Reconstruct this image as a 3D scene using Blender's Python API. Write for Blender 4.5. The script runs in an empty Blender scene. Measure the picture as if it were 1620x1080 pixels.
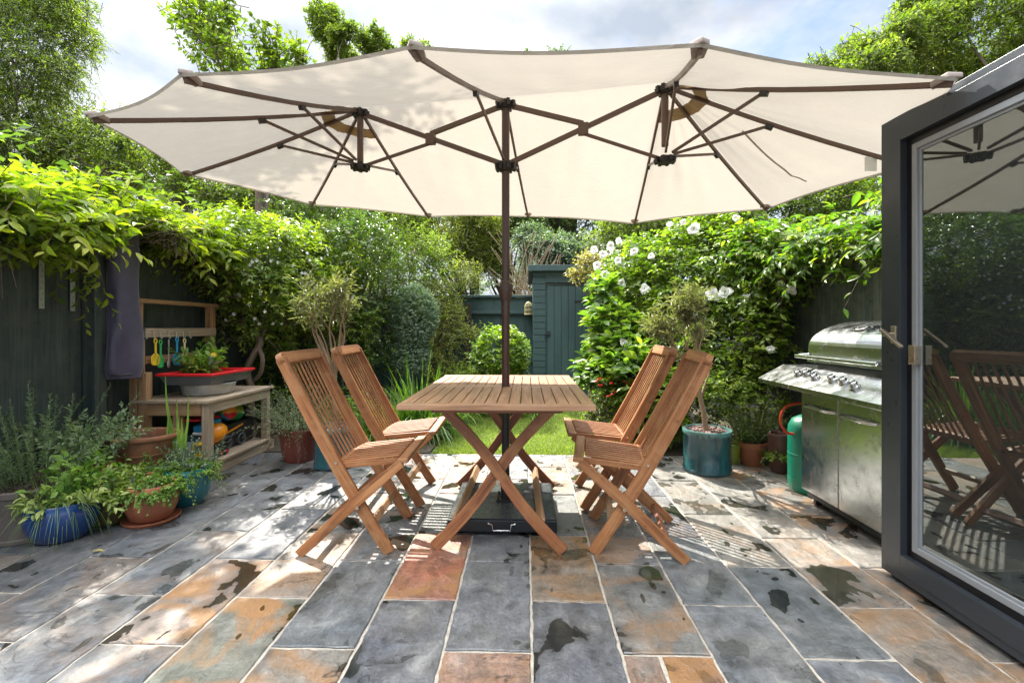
import bpy, math, random
import numpy as np
from mathutils import Vector, Matrix
R = math.radians
random.seed(5)
scene = bpy.context.scene
COL = scene.collection

# ---------------------------------------------------------------- camera, sky, sun, exposure
TH = R(1.7); CAMH = 1.12; F = 740.0
cam_d = bpy.data.cameras.new('camera'); cam = bpy.data.objects.new('camera', cam_d); COL.objects.link(cam)
cam.location = (0, 0, CAMH); cam.rotation_euler = (R(90), 0, TH)
cam_d.sensor_width = 36; cam_d.lens = F/1620*36; cam_d.shift_y = -23/1620
cam_d.clip_start = 0.05; cam_d.clip_end = 800
scene.camera = cam
SUN = Vector((-0.38, 0.92, 1.10)).normalized()
sun_d = bpy.data.lights.new('sun', 'SUN'); sun_d.energy = 3.0; sun_d.angle = R(0.5); sun_d.color = (1, .93, .82)
sun_o = bpy.data.objects.new('sun', sun_d); COL.objects.link(sun_o)
sun_o.rotation_euler = SUN.to_track_quat('Z', 'Y').to_euler(); sun_o.location = (0, 0, 30)
world = bpy.data.worlds.new('World'); scene.world = world; world.use_nodes = True
wt = world.node_tree; wn = wt.nodes; wl = wt.links; wn.clear()
wo = wn.new('ShaderNodeOutputWorld'); wmix = wn.new('ShaderNodeMixShader')
b1 = wn.new('ShaderNodeBackground'); b2 = wn.new('ShaderNodeBackground')
sky = wn.new('ShaderNodeTexSky'); sky.sky_type = 'NISHITA'; sky.sun_disc = False
sky.sun_elevation = math.asin(SUN.z); sky.sun_rotation = math.atan2(SUN.x, SUN.y)
sky.dust_density = .6
wl.new(sky.outputs[0], b1.inputs[0]); b1.inputs[1].default_value = 0.05
# clouds: white emission laid out by direction, thick towards the sun, blue holes elsewhere
tc = wn.new('ShaderNodeTexCoord'); sep = wn.new('ShaderNodeSeparateXYZ'); wl.new(tc.outputs['Generated'], sep.inputs[0])
zp = wn.new('ShaderNodeMath'); zp.operation = 'ADD'; zp.inputs[1].default_value = .22; wl.new(sep.outputs[2], zp.inputs[0])
dv = wn.new('ShaderNodeVectorMath'); dv.operation = 'DIVIDE'
cz = wn.new('ShaderNodeCombineXYZ'); [wl.new(zp.outputs[0], cz.inputs[i]) for i in range(3)]
wl.new(tc.outputs['Generated'], dv.inputs[0]); wl.new(cz.outputs[0], dv.inputs[1])
n1 = wn.new('ShaderNodeTexNoise'); n1.inputs['Scale'].default_value = 1.9; n1.inputs['Detail'].default_value = 9
n1.inputs['Roughness'].default_value = .55; n1.inputs['Distortion'].default_value = .35
wl.new(dv.outputs[0], n1.inputs['Vector'])
sd = wn.new('ShaderNodeVectorMath'); sd.operation = 'DOT_PRODUCT'; sd.inputs[1].default_value = (-.75, .5, .45)
wl.new(tc.outputs['Generated'], sd.inputs[0])
sa = wn.new('ShaderNodeMath'); sa.operation = 'MULTIPLY_ADD'; sa.inputs[1].default_value = .16; wl.new(sd.outputs['Value'], sa.inputs[0]); wl.new(n1.outputs[0], sa.inputs[2])
rp = wn.new('ShaderNodeValToRGB'); rp.color_ramp.elements[0].position = .38; rp.color_ramp.elements[1].position = .57
rp.color_ramp.elements[0].color = (.12, .12, .12, 1); rp.color_ramp.elements[1].color = (.97, .97, .97, 1)
wl.new(sa.outputs[0], rp.inputs[0])
n2 = wn.new('ShaderNodeTexNoise'); n2.inputs['Scale'].default_value = 2.6; n2.inputs['Detail'].default_value = 6
wl.new(dv.outputs[0], n2.inputs['Vector'])
rc = wn.new('ShaderNodeValToRGB'); rc.color_ramp.elements[0].position = .38; rc.color_ramp.elements[1].position = .62
rc.color_ramp.elements[0].color = (.50, .56, .65, 1); rc.color_ramp.elements[1].color = (1, 1, 1, 1)
wl.new(n2.outputs[0], rc.inputs[0])
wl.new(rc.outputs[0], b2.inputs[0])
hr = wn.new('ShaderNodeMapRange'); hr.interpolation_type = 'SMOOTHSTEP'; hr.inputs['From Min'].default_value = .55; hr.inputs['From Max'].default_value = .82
hr.inputs['To Min'].default_value = .25; hr.inputs['To Max'].default_value = 3.1; wl.new(sep.outputs[2], hr.inputs[0])  # unseen overhead cloud much brighter than the visible sky, added to fill shade
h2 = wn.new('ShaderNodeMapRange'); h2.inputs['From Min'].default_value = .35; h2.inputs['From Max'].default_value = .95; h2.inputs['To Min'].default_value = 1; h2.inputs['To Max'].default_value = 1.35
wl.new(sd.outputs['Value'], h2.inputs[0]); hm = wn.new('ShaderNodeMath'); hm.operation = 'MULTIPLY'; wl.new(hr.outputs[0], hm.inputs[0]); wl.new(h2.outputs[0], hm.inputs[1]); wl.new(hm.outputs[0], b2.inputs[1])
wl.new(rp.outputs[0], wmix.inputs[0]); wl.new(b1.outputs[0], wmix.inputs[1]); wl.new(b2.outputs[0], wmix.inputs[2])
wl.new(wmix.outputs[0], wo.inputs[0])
scene.view_settings.view_transform = 'Standard'; scene.view_settings.look = 'None'
scene.view_settings.gamma = 1; scene.view_settings.exposure = 2.2
scene.render.engine = 'CYCLES'
scene.cycles.max_bounces = 10; scene.cycles.transparent_max_bounces = 16
scene.render.resolution_x = 1024; scene.render.resolution_y = 682

# ---------------------------------------------------------------- helpers: rays, objects, meshes
def ray(px, py):
    xc = (px-810)/F; zc = (517-py)/F
    return Vector((xc*math.cos(TH)-math.sin(TH), xc*math.sin(TH)+math.cos(TH), zc))
ORG = Vector((0, 0, CAMH))
def at_D(px, py, D): return ORG+ray(px, py)*D
def at_z(px, py, z): r = ray(px, py); return ORG+r*((z-CAMH)/r.z)
def at_X(px, py, X): r = ray(px, py); return ORG+r*(X/r.x)
def at_Y(px, py, Y): r = ray(px, py); return ORG+r*(Y/r.y)

def thing(name, label, cat, loc=(0, 0, 0), group=None):
    o = bpy.data.objects.new(name, None); COL.objects.link(o); o.location = loc
    o.empty_display_size = .1; o['label'] = label; o['category'] = cat
    if group: o['group'] = group
    return o
def tag(o, label, cat, group=None):
    o['label'] = label; o['category'] = cat
    if group: o['group'] = group
    return o
def rootloc(p):
    v = Vector((0, 0, 0))
    while p is not None: v = v+Vector(p.location); p = p.parent
    return v
def kids(o): return [c for c in bpy.data.objects if c.parent == o]
def dup(root, loc, rz, label):
    m = {}
    def cp(o, par):
        c = o.copy(); COL.objects.link(c); c.parent = par
        for k in o.children: cp(k, c)
        return c
    r = cp(root, None); r.location = loc; r.rotation_euler = (0, 0, rz); r['label'] = label
    return r
def finish(o, me, mat, parent, bevel=0, smooth=False):
    for m in (mat if isinstance(mat, (list, tuple)) else [mat]): me.materials.append(m)
    COL.objects.link(o)
    if parent is not None: o.parent = parent
    if smooth:
        me.polygons.foreach_set('use_smooth', [True]*len(me.polygons))
    if bevel:
        b = o.modifiers.new('bevel', 'BEVEL'); b.width = bevel; b.segments = 2; b.limit_method = 'ANGLE'; b.angle_limit = R(35)
        b.harden_normals = False
    return o
class MB:
    def __init__(s): s.v = []; s.f = []; s.g = []; s.m = []
    def add(s, vs, fs, gs, mi=0):
        b = len(s.v); s.v += [tuple(v) for v in vs]; s.g += [tuple(g) for g in gs]
        s.f += [tuple(b+i for i in f) for f in fs]; s.m += [mi]*len(fs)
    def frame(s, c, ax, ay, az, hx, hy, hz, mi=0):
        c = Vector(c); off = Vector((random.random()*20, random.random()*20, random.random()*20)); vs = []; gs = []
        for i in (-1, 1):
            for j in (-1, 1):
                for k in (-1, 1):
                    vs.append(c+ax*(i*hx)+ay*(j*hy)+az*(k*hz)); gs.append(off+Vector((i*hx, j*hy, k*hz)))
        s.add(vs, [(0, 1, 3, 2), (4, 6, 7, 5), (0, 4, 5, 1), (2, 3, 7, 6), (0, 2, 6, 4), (1, 5, 7, 3)], gs, mi)
        return s
    def box(s, x0, x1, y0, y1, z0, z1, grain='x', mi=0):
        c = ((x0+x1)/2, (y0+y1)/2, (z0+z1)/2); h = [abs(x1-x0)/2, abs(y1-y0)/2, abs(z1-z0)/2]
        A = [Vector((1, 0, 0)), Vector((0, 1, 0)), Vector((0, 0, 1))]
        o = {'x': (0, 1, 2), 'y': (1, 2, 0), 'z': (2, 0, 1)}[grain]
        return s.frame(c, A[o[0]], A[o[1]], A[o[2]], h[o[0]], h[o[1]], h[o[2]], mi)
    def bar(s, p0, p1, w, h, up=(0, 0, 1), mi=0, ext=0):
        p0 = Vector(p0); p1 = Vector(p1); a = (p1-p0); L = a.length; a = a/L; up = Vector(up)
        sd = a.cross(up).normalized(); u = sd.cross(a)
        return s.frame((p0+p1)/2, a, sd, u, L/2+ext, w/2, h/2, mi)
    def path(s, pts, w, h, side, mi=0):
        # rectangular section swept along pts; side is the constant width axis
        pts = [Vector(p) for p in pts]; side = Vector(side).normalized(); off = Vector((random.random()*20, random.random()*20, random.random()*20))
        n = len(pts); vs = []; gs = []; d = 0
        for i, p in enumerate(pts):
            t = (pts[min(i+1, n-1)]-pts[max(i-1, 0)]).normalized(); u = side.cross(t).normalized()
            if i: d += (p-pts[i-1]).length
            hh = h[i] if isinstance(h, (list, tuple)) else h
            for a, b in ((-1, -1), (1, -1), (1, 1), (-1, 1)):
                vs.append(p+side*(a*w/2)+u*(b*hh/2)); gs.append(off+Vector((d, a*w/2, b*hh/2)))
        fs = [(3, 2, 1, 0), tuple(4*(n-1)+k for k in range(4))]
        for i in range(n-1):
            for k in range(4):
                a = 4*i+k; b = 4*i+(k+1) % 4; fs.append((a, b, b+4, a+4))
        s.add(vs, fs, gs, mi); return s
    def tube(s, pts, r, n=10, mi=0, caps=True):
        pts = [Vector(p) for p in pts]; m = len(pts); rr = r if isinstance(r, (list, tuple)) else [r]*m
        vs = []; gs = []; d = 0; up = Vector((0, 0, 1)); off = random.random()*20
        t0 = (pts[1]-pts[0]).normalized(); sd = t0.cross(up)
        if sd.length < .05: sd = t0.cross(Vector((0, 1, 0)))
        sd.normalize()
        for i, p in enumerate(pts):
            t = (pts[min(i+1, m-1)]-pts[max(i-1, 0)]).normalized(); sd = (sd-t*sd.dot(t)).normalized(); u = sd.cross(t)
            if i: d += (p-pts[i-1]).length
            for k in range(n):
                a = 2*math.pi*k/n; q = sd*math.cos(a)*rr[i]+u*math.sin(a)*rr[i]
                vs.append(p+q); gs.append((d+off, math.cos(a)*rr[i], math.sin(a)*rr[i]))
        fs = []
        for i in range(m-1):
            for k in range(n): a = i*n+k; b = i*n+(k+1) % n; fs.append((a, a+n, b+n, b))
        if caps: fs += [tuple(range(n)), tuple((m-1)*n+k for k in reversed(range(n)))]
        s.add(vs, fs, gs, mi); return s
    def lathe(s, c, prof, n=32, sx=1, sy=1, rz=0, mi=0, wob=0):
        c = Vector(c); vs = []; gs = []; off = random.random()*20
        for i, (r, z) in enumerate(prof):
            for k in range(n):
                a = 2*math.pi*k/n+rz; w = 1+wob*math.sin(3*a+i)
                vs.append(c+Vector((math.cos(a)*r*sx*w, math.sin(a)*r*sy*w, z))); gs.append((z+off, math.cos(a)*.3, math.sin(a)*.3))
        m = len(prof); fs = []
        for i in range(m-1):
            for k in range(n): a = i*n+k; b = i*n+(k+1) % n; fs.append((a, b, b+n, a+n))
        if prof[0][0] > 1e-4: fs.append(tuple(reversed(range(n))))
        if prof[-1][0] > 1e-4: fs.append(tuple((m-1)*n+k for k in range(n)))
        s.add(vs, fs, gs, mi); return s
    def prism(s, poly, axis, a0, a1, mi=0):
        # poly in the two remaining axes (cyclic order), extruded along axis from a0 to a1
        def mk(u, v, w): return {'x': (w, u, v), 'y': (u, w, v), 'z': (u, v, w)}[axis]
        n = len(poly); vs = [mk(u, v, a0) for u, v in poly]+[mk(u, v, a1) for u, v in poly]
        off = random.random()*20
        gs = [(v[0]+off, v[1], v[2]) if axis == 'x' else (v[1]+off, v[0], v[2]) for v in vs]
        fs = [tuple(range(n)), tuple(reversed(range(n, 2*n)))]+[(i, i+n, (i+1) % n+n, (i+1) % n) for i in range(n)]
        s.add(vs, fs, gs, mi); return s
    def build(s, name, mat, parent=None, bevel=0, smooth=False, label=None):
        off = rootloc(parent); me = bpy.data.meshes.new(name)
        me.from_pydata([(v[0]-off.x, v[1]-off.y, v[2]-off.z) for v in s.v], [], s.f)
        at = me.attributes.new('gc', 'FLOAT_VECTOR', 'POINT')
        at.data.foreach_set('vector', np.array(s.g, 'f').ravel())
        me.polygons.foreach_set('material_index', s.m)
        import bmesh
        bm = bmesh.new(); bm.from_mesh(me); bmesh.ops.recalc_face_normals(bm, faces=bm.faces); bm.to_mesh(me); bm.free()
        o = bpy.data.objects.new(name, me)
        finish(o, me, mat, parent, bevel, smooth)
        if label: o['label'] = label
        if smooth and not bevel:
            me.set_sharp_from_angle(angle=R(40))
        return o
def npmesh(name, V, T, rnd, mat, parent, n_side=3, col=None):
    """V (n,3) points, T (m,k) faces, rnd (n,) per point random"""
    off = np.array(rootloc(parent)); me = bpy.data.meshes.new(name); V = V-off
    me.vertices.add(len(V)); me.vertices.foreach_set('co', V.astype('f').ravel())
    k = T.shape[1]; me.loops.add(T.size); me.polygons.add(len(T))
    me.loops.foreach_set('vertex_index', T.astype('i').ravel())
    me.polygons.foreach_set('loop_start', np.arange(0, T.size, k, dtype='i'))
    at = me.attributes.new('rnd', 'FLOAT', 'POINT'); at.data.foreach_set('value', rnd.astype('f'))
    me.update(calc_edges=True)
    o = bpy.data.objects.new(name, me); finish(o, me, mat, parent); return o

# ---------------------------------------------------------------- materials
def mat(name):
    m = bpy.data.materials.new(name); m.use_nodes = True; nt = m.node_tree
    return m, nt, nt.nodes, nt.links, nt.nodes['Principled BSDF']
def noise(nt, vec, scale, detail=5, rough=.55, sc=None, dist=0):
    N = nt.nodes; n = N.new('ShaderNodeTexNoise'); n.inputs['Scale'].default_value = scale; n.inputs['Detail'].default_value = detail
    n.inputs['Roughness'].default_value = rough; n.inputs['Distortion'].default_value = dist
    if sc:
        mp = N.new('ShaderNodeMapping'); mp.inputs['Scale'].default_value = sc; nt.links.new(vec, mp.inputs[0]); vec = mp.outputs[0]
    nt.links.new(vec, n.inputs['Vector']); return n.outputs[0]
def ramp(nt, fac, stops, interp='LINEAR'):
    r = nt.nodes.new('ShaderNodeValToRGB'); e = r.color_ramp; e.interpolation = interp
    while len(e.elements) > 1: e.elements.remove(e.elements[-1])
    e.elements[0].position = stops[0][0]; c = stops[0][1]; e.elements[0].color = (*c, 1) if len(c) == 3 else c
    for p, c in stops[1:]:
        x = e.elements.new(p); x.color = (*c, 1)
    nt.links.new(fac, r.inputs[0]); return r.outputs[0]
def g3(v): return (v, v, v)
def mixc(nt, f, a, b, mode='MIX'):
    m = nt.nodes.new('ShaderNodeMix'); m.data_type = 'RGBA'; m.blend_type = mode
    for s, x in ((0, f), (6, a), (7, b)):
        if isinstance(x, (int, float)): m.inputs[s].default_value = x
        elif isinstance(x, tuple): m.inputs[s].default_value = (*x, 1)
        else: nt.links.new(x, m.inputs[s])
    return m.outputs[2]
def bump(nt, h, strength, dist=.01, prev=None):
    b = nt.nodes.new('ShaderNodeBump'); b.inputs['Strength'].default_value = strength; b.inputs['Distance'].default_value = dist
    nt.links.new(h, b.inputs['Height'])
    if prev is not None: nt.links.new(prev, b.inputs['Normal'])
    return b.outputs[0]
def attr(nt, name='gc'):
    a = nt.nodes.new('ShaderNodeAttribute'); a.attribute_name = name; return a
def wood(name, c0, c1, c2, rough=.55, grain=1.0, weather=None, bs=.35, paint=0):
    m, nt, N, L, P = mat(name); v = attr(nt).outputs['Vector']
    g = noise(nt, v, 1, 6, .6, sc=(2.2*grain, 45*grain, 45*grain), dist=.6)
    lo = noise(nt, v, 1, 3, .5, sc=(1.1, 2.5, 2.5))
    c = ramp(nt, g, [(.3, c0), (.5, c1), (.7, c2)])
    c = mixc(nt, ramp(nt, lo, [(.35, g3(.0)), (.65, g3(.55))]), c, tuple(x*.62 for x in c1))
    ob = nt.nodes.new('ShaderNodeTexCoord').outputs['Object']
    if weather:
        w = noise(nt, ob, 9, 6, .65)
        c = mixc(nt, ramp(nt, w, [(.46, g3(0)), (.66, g3(.75))]), c, weather)
    d = noise(nt, ob, 26, 5, .7)
    c = mixc(nt, ramp(nt, d, [(.62, g3(0)), (.74, g3(.5))]), c, tuple(x*.4 for x in c0))
    L.new(c, P.inputs['Base Color']); P.inputs['Roughness'].default_value = rough
    L.new(bump(nt, g, bs, .003), P.inputs['Normal']); return m
def metal(name, col, rough=.35, met=0., spec=.5, coat=0, scr=0, dirt=.15):
    m, nt, N, L, P = mat(name); ob = N.new('ShaderNodeTexCoord').outputs['Object']
    n = noise(nt, ob, 14, 6, .65)
    c = mixc(nt, ramp(nt, n, [(.4, g3(0)), (.75, g3(dirt*2))]), tuple(col), tuple(x*.55+.02 for x in col))
    L.new(c, P.inputs['Base Color']); P.inputs['Metallic'].default_value = met
    r = ramp(nt, n, [(.3, g3(max(rough-.08, .03))), (.7, g3(rough+.1))]); L.new(r, P.inputs['Roughness'])
    P.inputs['Coat Weight'].default_value = coat
    if scr:
        b = noise(nt, ob, 1, 5, .6, sc=(4, 4, 180)); L.new(bump(nt, b, scr, .002), P.inputs['Normal'])
    return m
def leafm(name, dark, mid, light, trans=.45, rough=.5, spec=.35, tm=(1.6, 1.9, .55)):
    m, nt, N, L, P = mat(name); a = attr(nt, 'rnd').outputs['Fac']
    c = ramp(nt, a, [(0, dark), (.5, mid), (1, light)])
    L.new(c, P.inputs['Base Color']); P.inputs['Roughness'].default_value = rough; P.inputs['Specular IOR Level'].default_value = spec
    t = N.new('ShaderNodeBsdfTranslucent')
    tcx = mixc(nt, 1.0, c, tm, 'MULTIPLY'); L.new(tcx, t.inputs[0])
    mx = N.new('ShaderNodeMixShader'); mx.inputs[0].default_value = trans
    L.new(P.outputs[0], mx.inputs[1]); L.new(t.outputs[0], mx.inputs[2]); L.new(mx.outputs[0], N['Material Output'].inputs[0])
    return m
def ceramic(name, col, col2=None, rough=.18, coat=.5, sc=6, bs=.1, drip=None):
    m, nt, N, L, P = mat(name); ob = N.new('ShaderNodeTexCoord').outputs['Object']
    n = noise(nt, ob, sc, 6, .65); c = mixc(nt, ramp(nt, n, [(.35, g3(0)), (.7, g3(1))]), tuple(col), tuple(col2 or [x*.6 for x in col]))
    fine = noise(nt, ob, 60, 4, .6)
    c = mixc(nt, ramp(nt, fine, [(.55, g3(0)), (.75, g3(.35))]), c, tuple(x*.5 for x in col))
    if drip:
        sp = N.new('ShaderNodeSeparateXYZ'); L.new(ob, sp.inputs[0])
        dn = noise(nt, ob, 1, 3, .6, sc=(45, 45, 2)); ad = N.new('ShaderNodeMath'); ad.operation = 'MULTIPLY_ADD'; ad.inputs[1].default_value = .12
        L.new(dn, ad.inputs[0]); L.new(sp.outputs[2], ad.inputs[2])
        c = mixc(nt, ramp(nt, ad.outputs[0], [(drip[0], g3(0)), (drip[0]+.012, g3(1))]), c, drip[1])
    L.new(c, P.inputs['Base Color']); P.inputs['Roughness'].default_value = rough; P.inputs['Coat Weight'].default_value = coat
    L.new(bump(nt, n, bs, .01), P.inputs['Normal']); return m

M = {}
M['teak'] = wood('teak', (.10, .036, .012), (.33, .125, .042), (.54, .26, .105), .5, weather=(.38, .19, .08))
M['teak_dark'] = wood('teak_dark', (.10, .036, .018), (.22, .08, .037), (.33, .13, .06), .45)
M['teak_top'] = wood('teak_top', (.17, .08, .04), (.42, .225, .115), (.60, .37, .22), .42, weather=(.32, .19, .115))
M['pine'] = wood('pine', (.19, .095, .04), (.36, .20, .095), (.50, .31, .16), .7, weather=(.32, .22, .13))
M['pine_grey'] = wood('pine_grey', (.24, .17, .11), (.42, .32, .22), (.58, .47, .35), .7, weather=(.30, .24, .18))
M['fence'] = wood('fence_stain', (.018, .026, .024), (.038, .052, .048), (.07, .09, .08), .65, weather=(.055, .065, .055), bs=.5)
M['fence_r'] = wood('fence_stain_worn', (.02, .028, .024), (.048, .062, .050), (.10, .115, .09), .7, weather=(.085, .09, .065), bs=.5)
M['shed'] = wood('shed_paint', (.026, .058, .056), (.036, .077, .073), (.052, .098, .09), .6, weather=(.03, .06, .06), bs=.25)
M['bark'] = wood('bark', (.06, .045, .03), (.14, .10, .07), (.25, .19, .14), .85, grain=.6, bs=.9)
M['bark_pale'] = wood('bark_pale', (.16, .10, .06), (.29, .20, .12), (.42, .32, .21), .8, grain=.6, bs=.8)
M['bark_dark'] = wood('bark_dark', (.02, .015, .012), (.05, .04, .03), (.09, .07, .055), .9, grain=.5, bs=.8)
M['brown_metal'] = metal('brown_metal', (.12, .07, .048), .36, 0, dirt=.2)
M['pole_brown'] = metal('pole_brown', (.07, .034, .025), .32, 0, dirt=.2)
M['black_metal'] = metal('black_metal', (.012, .014, .016), .35)
M['hub'] = metal('hub_plastic', (.018, .013, .011), .4)
M['steel'] = metal('steel', (.52, .53, .53), .22, 1, scr=.15, dirt=.3)
M['steel_dull'] = metal('steel_dull', (.5, .5, .49), .33, 1, dirt=.3)
M['chrome'] = metal('chrome', (.7, .7, .69), .12, 1, dirt=.1)
M['galv'] = metal('galvanised', (.5, .5, .48), .45, .7, dirt=.3)
M['door_frame'] = metal('door_frame', (.035, .042, .05), .34, .15, dirt=.1)
M['door_black'] = metal('door_black', (.006, .006, .008), .4, 0)
M['gasket'] = metal('gasket', (.27, .285, .30), .4, .2, dirt=.1)
M['nickel'] = metal('nickel', (.55, .47, .38), .3, .9, dirt=.1)
M['gas_green'] = metal('gas_green', (.0, .17, .10), .35, 0, coat=.2, dirt=.25)
M['orange_hose'] = metal('orange_hose', (.55, .05, .015), .4, dirt=.1)
M['soil'] = ceramic('soil', (.035, .022, .014), (.07, .05, .035), .95, 0, 40, .9)
M['bark_chip'] = ceramic('bark_chip', (.12, .065, .05), (.28, .2, .18), .9, 0, 55, 1)
M['terracotta'] = ceramic('terracotta', (.36, .12, .055), (.27, .085, .042), .6, 0, 5, .15)
M['terracotta_red'] = ceramic('terracotta_red', (.22, .05, .03), (.15, .04, .028), .45, .1, 5, .1)
M['terracotta_old'] = ceramic('terracotta_old', (.33, .13, .06), (.13, .07, .045), .7, 0, 12, .5)
M['blue_glaze'] = ceramic('blue_glaze', (.008, .05, .21), (.006, .03, .12), .12, .6)
M['teal_glaze'] = ceramic('teal_glaze', (.008, .15, .16), (.01, .09, .11), .15, .6)
M['teal_dark'] = ceramic('teal_dark', (.028, .10, .115), (.015, .05, .065), .2, .5, drip=(.345, (.10, .21, .2)))
M['taupe'] = ceramic('taupe_planter', (.11, .085, .075), (.08, .065, .06), .6, 0, 8, .2)
M['green_pot'] = ceramic('green_pot', (.24, .27, .03), (.15, .18, .02), .3, .3)
M['ochre_pot'] = ceramic('ochre_pot', (.16, .11, .03), (.09, .06, .02), .6, 0)
M['brown_pot'] = ceramic('brown_pot', (.11, .04, .03), (.06, .03, .02), .5, 0)
def plastic(name, col, rough=.35): return metal(name, col, rough, 0, dirt=.12)
for k, c in dict(red=(.6, .015, .02), yellow=(.72, .5, .03), green=(.03, .4, .1), blue=(.02, .3, .55), cream=(.72, .62, .32), orange=(.8, .28, .01),
                 grey=(.085, .095, .1), pale=(.32, .42, .42), white=(.75, .74, .72), black=(.02, .02, .022), lime=(.3, .42, .04)).items():
    M['pl_'+k] = plastic('plastic_'+k, c)
# ================================================================ SETTING: ground, lawn, paving
def slate():
    m, nt, N, L, P = mat('slate'); v = attr(nt).outputs['Vector']
    tint = attr(nt, 'tint').outputs['Color']; sp = N.new('ShaderNodeSeparateColor'); L.new(attr(nt, 'fx').outputs['Color'], sp.inputs[0])
    rust, wet, pale = sp.outputs[0], sp.outputs[1], sp.outputs[2]
    big = noise(nt, v, 2.6, 7, .62, dist=.5); mid = noise(nt, v, 11, 8, .7, dist=.3); fine = noise(nt, v, 70, 6, .7)
    strk = noise(nt, v, 1, 7, .65, sc=(26, 7, 9), dist=.8)
    c = mixc(nt, ramp(nt, big, [(.3, g3(0)), (.72, g3(.75))]), tint, (.185, .172, .148))
    c = mixc(nt, ramp(nt, noise(nt, v, 5.5, 5, .6, dist=.4), [(.58, g3(0)), (.68, g3(.45))]), c, (.24, .235, .215))
    c = mixc(nt, 1.0, c, ramp(nt, mid, [(.25, g3(.33)), (.75, g3(1.3))]), 'MULTIPLY')
    c = mixc(nt, .8, c, ramp(nt, strk, [(.3, g3(.72)), (.7, g3(1.25))]), 'MULTIPLY')
    c = mixc(nt, .85, c, ramp(nt, fine, [(.3, g3(.7)), (.7, g3(1.3))]), 'MULTIPLY')
    def mul(a, b):
        x = N.new('ShaderNodeMath'); x.operation = 'MULTIPLY'; L.new(a, x.inputs[0]); L.new(b, x.inputs[1]); return x.outputs[0]
    rn = noise(nt, v, 3.3, 6, .6, dist=.7)
    rm = mul(ramp(nt, rn, [(.47, g3(0)), (.6, g3(1))]), rust)
    c = mixc(nt, rm, c, mixc(nt, mid, (.34, .17, .04), (.22, .12, .07)))
    # thin dark clefts
    cl = noise(nt, v, 1, 4, .5, sc=(3.2, 5.2, 4), dist=1.6)
    clm = ramp(nt, cl, [(.488, g3(0)), (.497, g3(.8)), (.503, g3(.8)), (.512, g3(0))])
    gate = ramp(nt, noise(nt, v, 1.4, 2), [(.55, g3(0)), (.62, g3(1))])
    clm = mul(clm, gate); c = mixc(nt, clm, c, (.02, .02, .02))
    # standing water left by rain: sharp edged, dark and shiny
    wn_ = noise(nt, v, 4.2, 3.5, .5, sc=(1.1, .9, 1), dist=.35)
    wm = mul(ramp(nt, wn_, [(.612, g3(0)), (.622, g3(1))]), wet)
    c = mixc(nt, mul(ramp(nt, wn_, [(.53, g3(0)), (.615, g3(.62))]), wet), c, mixc(nt, 1.0, c, (.45, .46, .46), 'MULTIPLY'))
    wsm = mul(ramp(nt, noise(nt, v, 9, 2, .4, sc=(1.5, .8, 1)), [(.715, g3(0)), (.723, g3(1))]), wet)
    mx = N.new('ShaderNodeMath'); mx.operation = 'MAXIMUM'; L.new(wm, mx.inputs[0]); L.new(wsm, mx.inputs[1]); wm = mx.outputs[0]
    c = mixc(nt, wm, c, mixc(nt, 1.0, c, (.30, .31, .28), 'MULTIPLY'))
    L.new(c, P.inputs['Base Color'])
    r = ramp(nt, mid, [(.3, g3(.3)), (.7, g3(.52))]); L.new(mixc(nt, wm, r, g3(.07)), P.inputs['Roughness'])
    P.inputs['Specular IOR Level'].default_value = .6
    inv = N.new('ShaderNodeMath'); inv.operation = 'SUBTRACT'; inv.inputs[0].default_value = 1; L.new(wm, inv.inputs[1])
    b = bump(nt, mid, .9, .016); b = bump(nt, strk, .5, .008, b); b = bump(nt, fine, .35, .003, b); b = bump(nt, clm, -.6, .004, b)
    bn = N['Principled BSDF'].inputs['Normal']; L.new(b, bn)
    # the water film flattens the relief
    for nd in N:
        if nd.bl_idname == 'ShaderNodeBump':
            s0 = nd.inputs['Strength'].default_value; q = N.new('ShaderNodeMath'); q.operation = 'MULTIPLY'; q.inputs[1].default_value = s0
            L.new(inv.outputs[0], q.inputs[0]); L.new(q.outputs[0], nd.inputs['Strength'])
    return m
M['slate'] = slate()
M['mortar'] = ceramic('mortar', (.40, .36, .30), (.26, .23, .19), .85, 0, 30, .6)
M['mortar_o'] = ceramic('mortar_rust', (.34, .16, .06), (.2, .12, .07), .8, 0, 9, .6)
def struct(o): o['kind'] = 'structure'; return o
g, nt, N, L, P = mat('ground_soil')
ob = N.new('ShaderNodeTexCoord').outputs['Object']
L.new(ramp(nt, noise(nt, ob, 5, 8, .7), [(.3, (.03, .022, .014)), (.55, (.06, .045, .03)), (.75, (.05, .065, .02))]), P.inputs['Base Color']); P.inputs['Roughness'].default_value = .95
L.new(bump(nt, noise(nt, ob, 30, 5, .7), .8, .02), P.inputs['Normal'])
struct(MB().box(-300, 300, -60, 600, -.25, -.06).build('ground', g))
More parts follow.
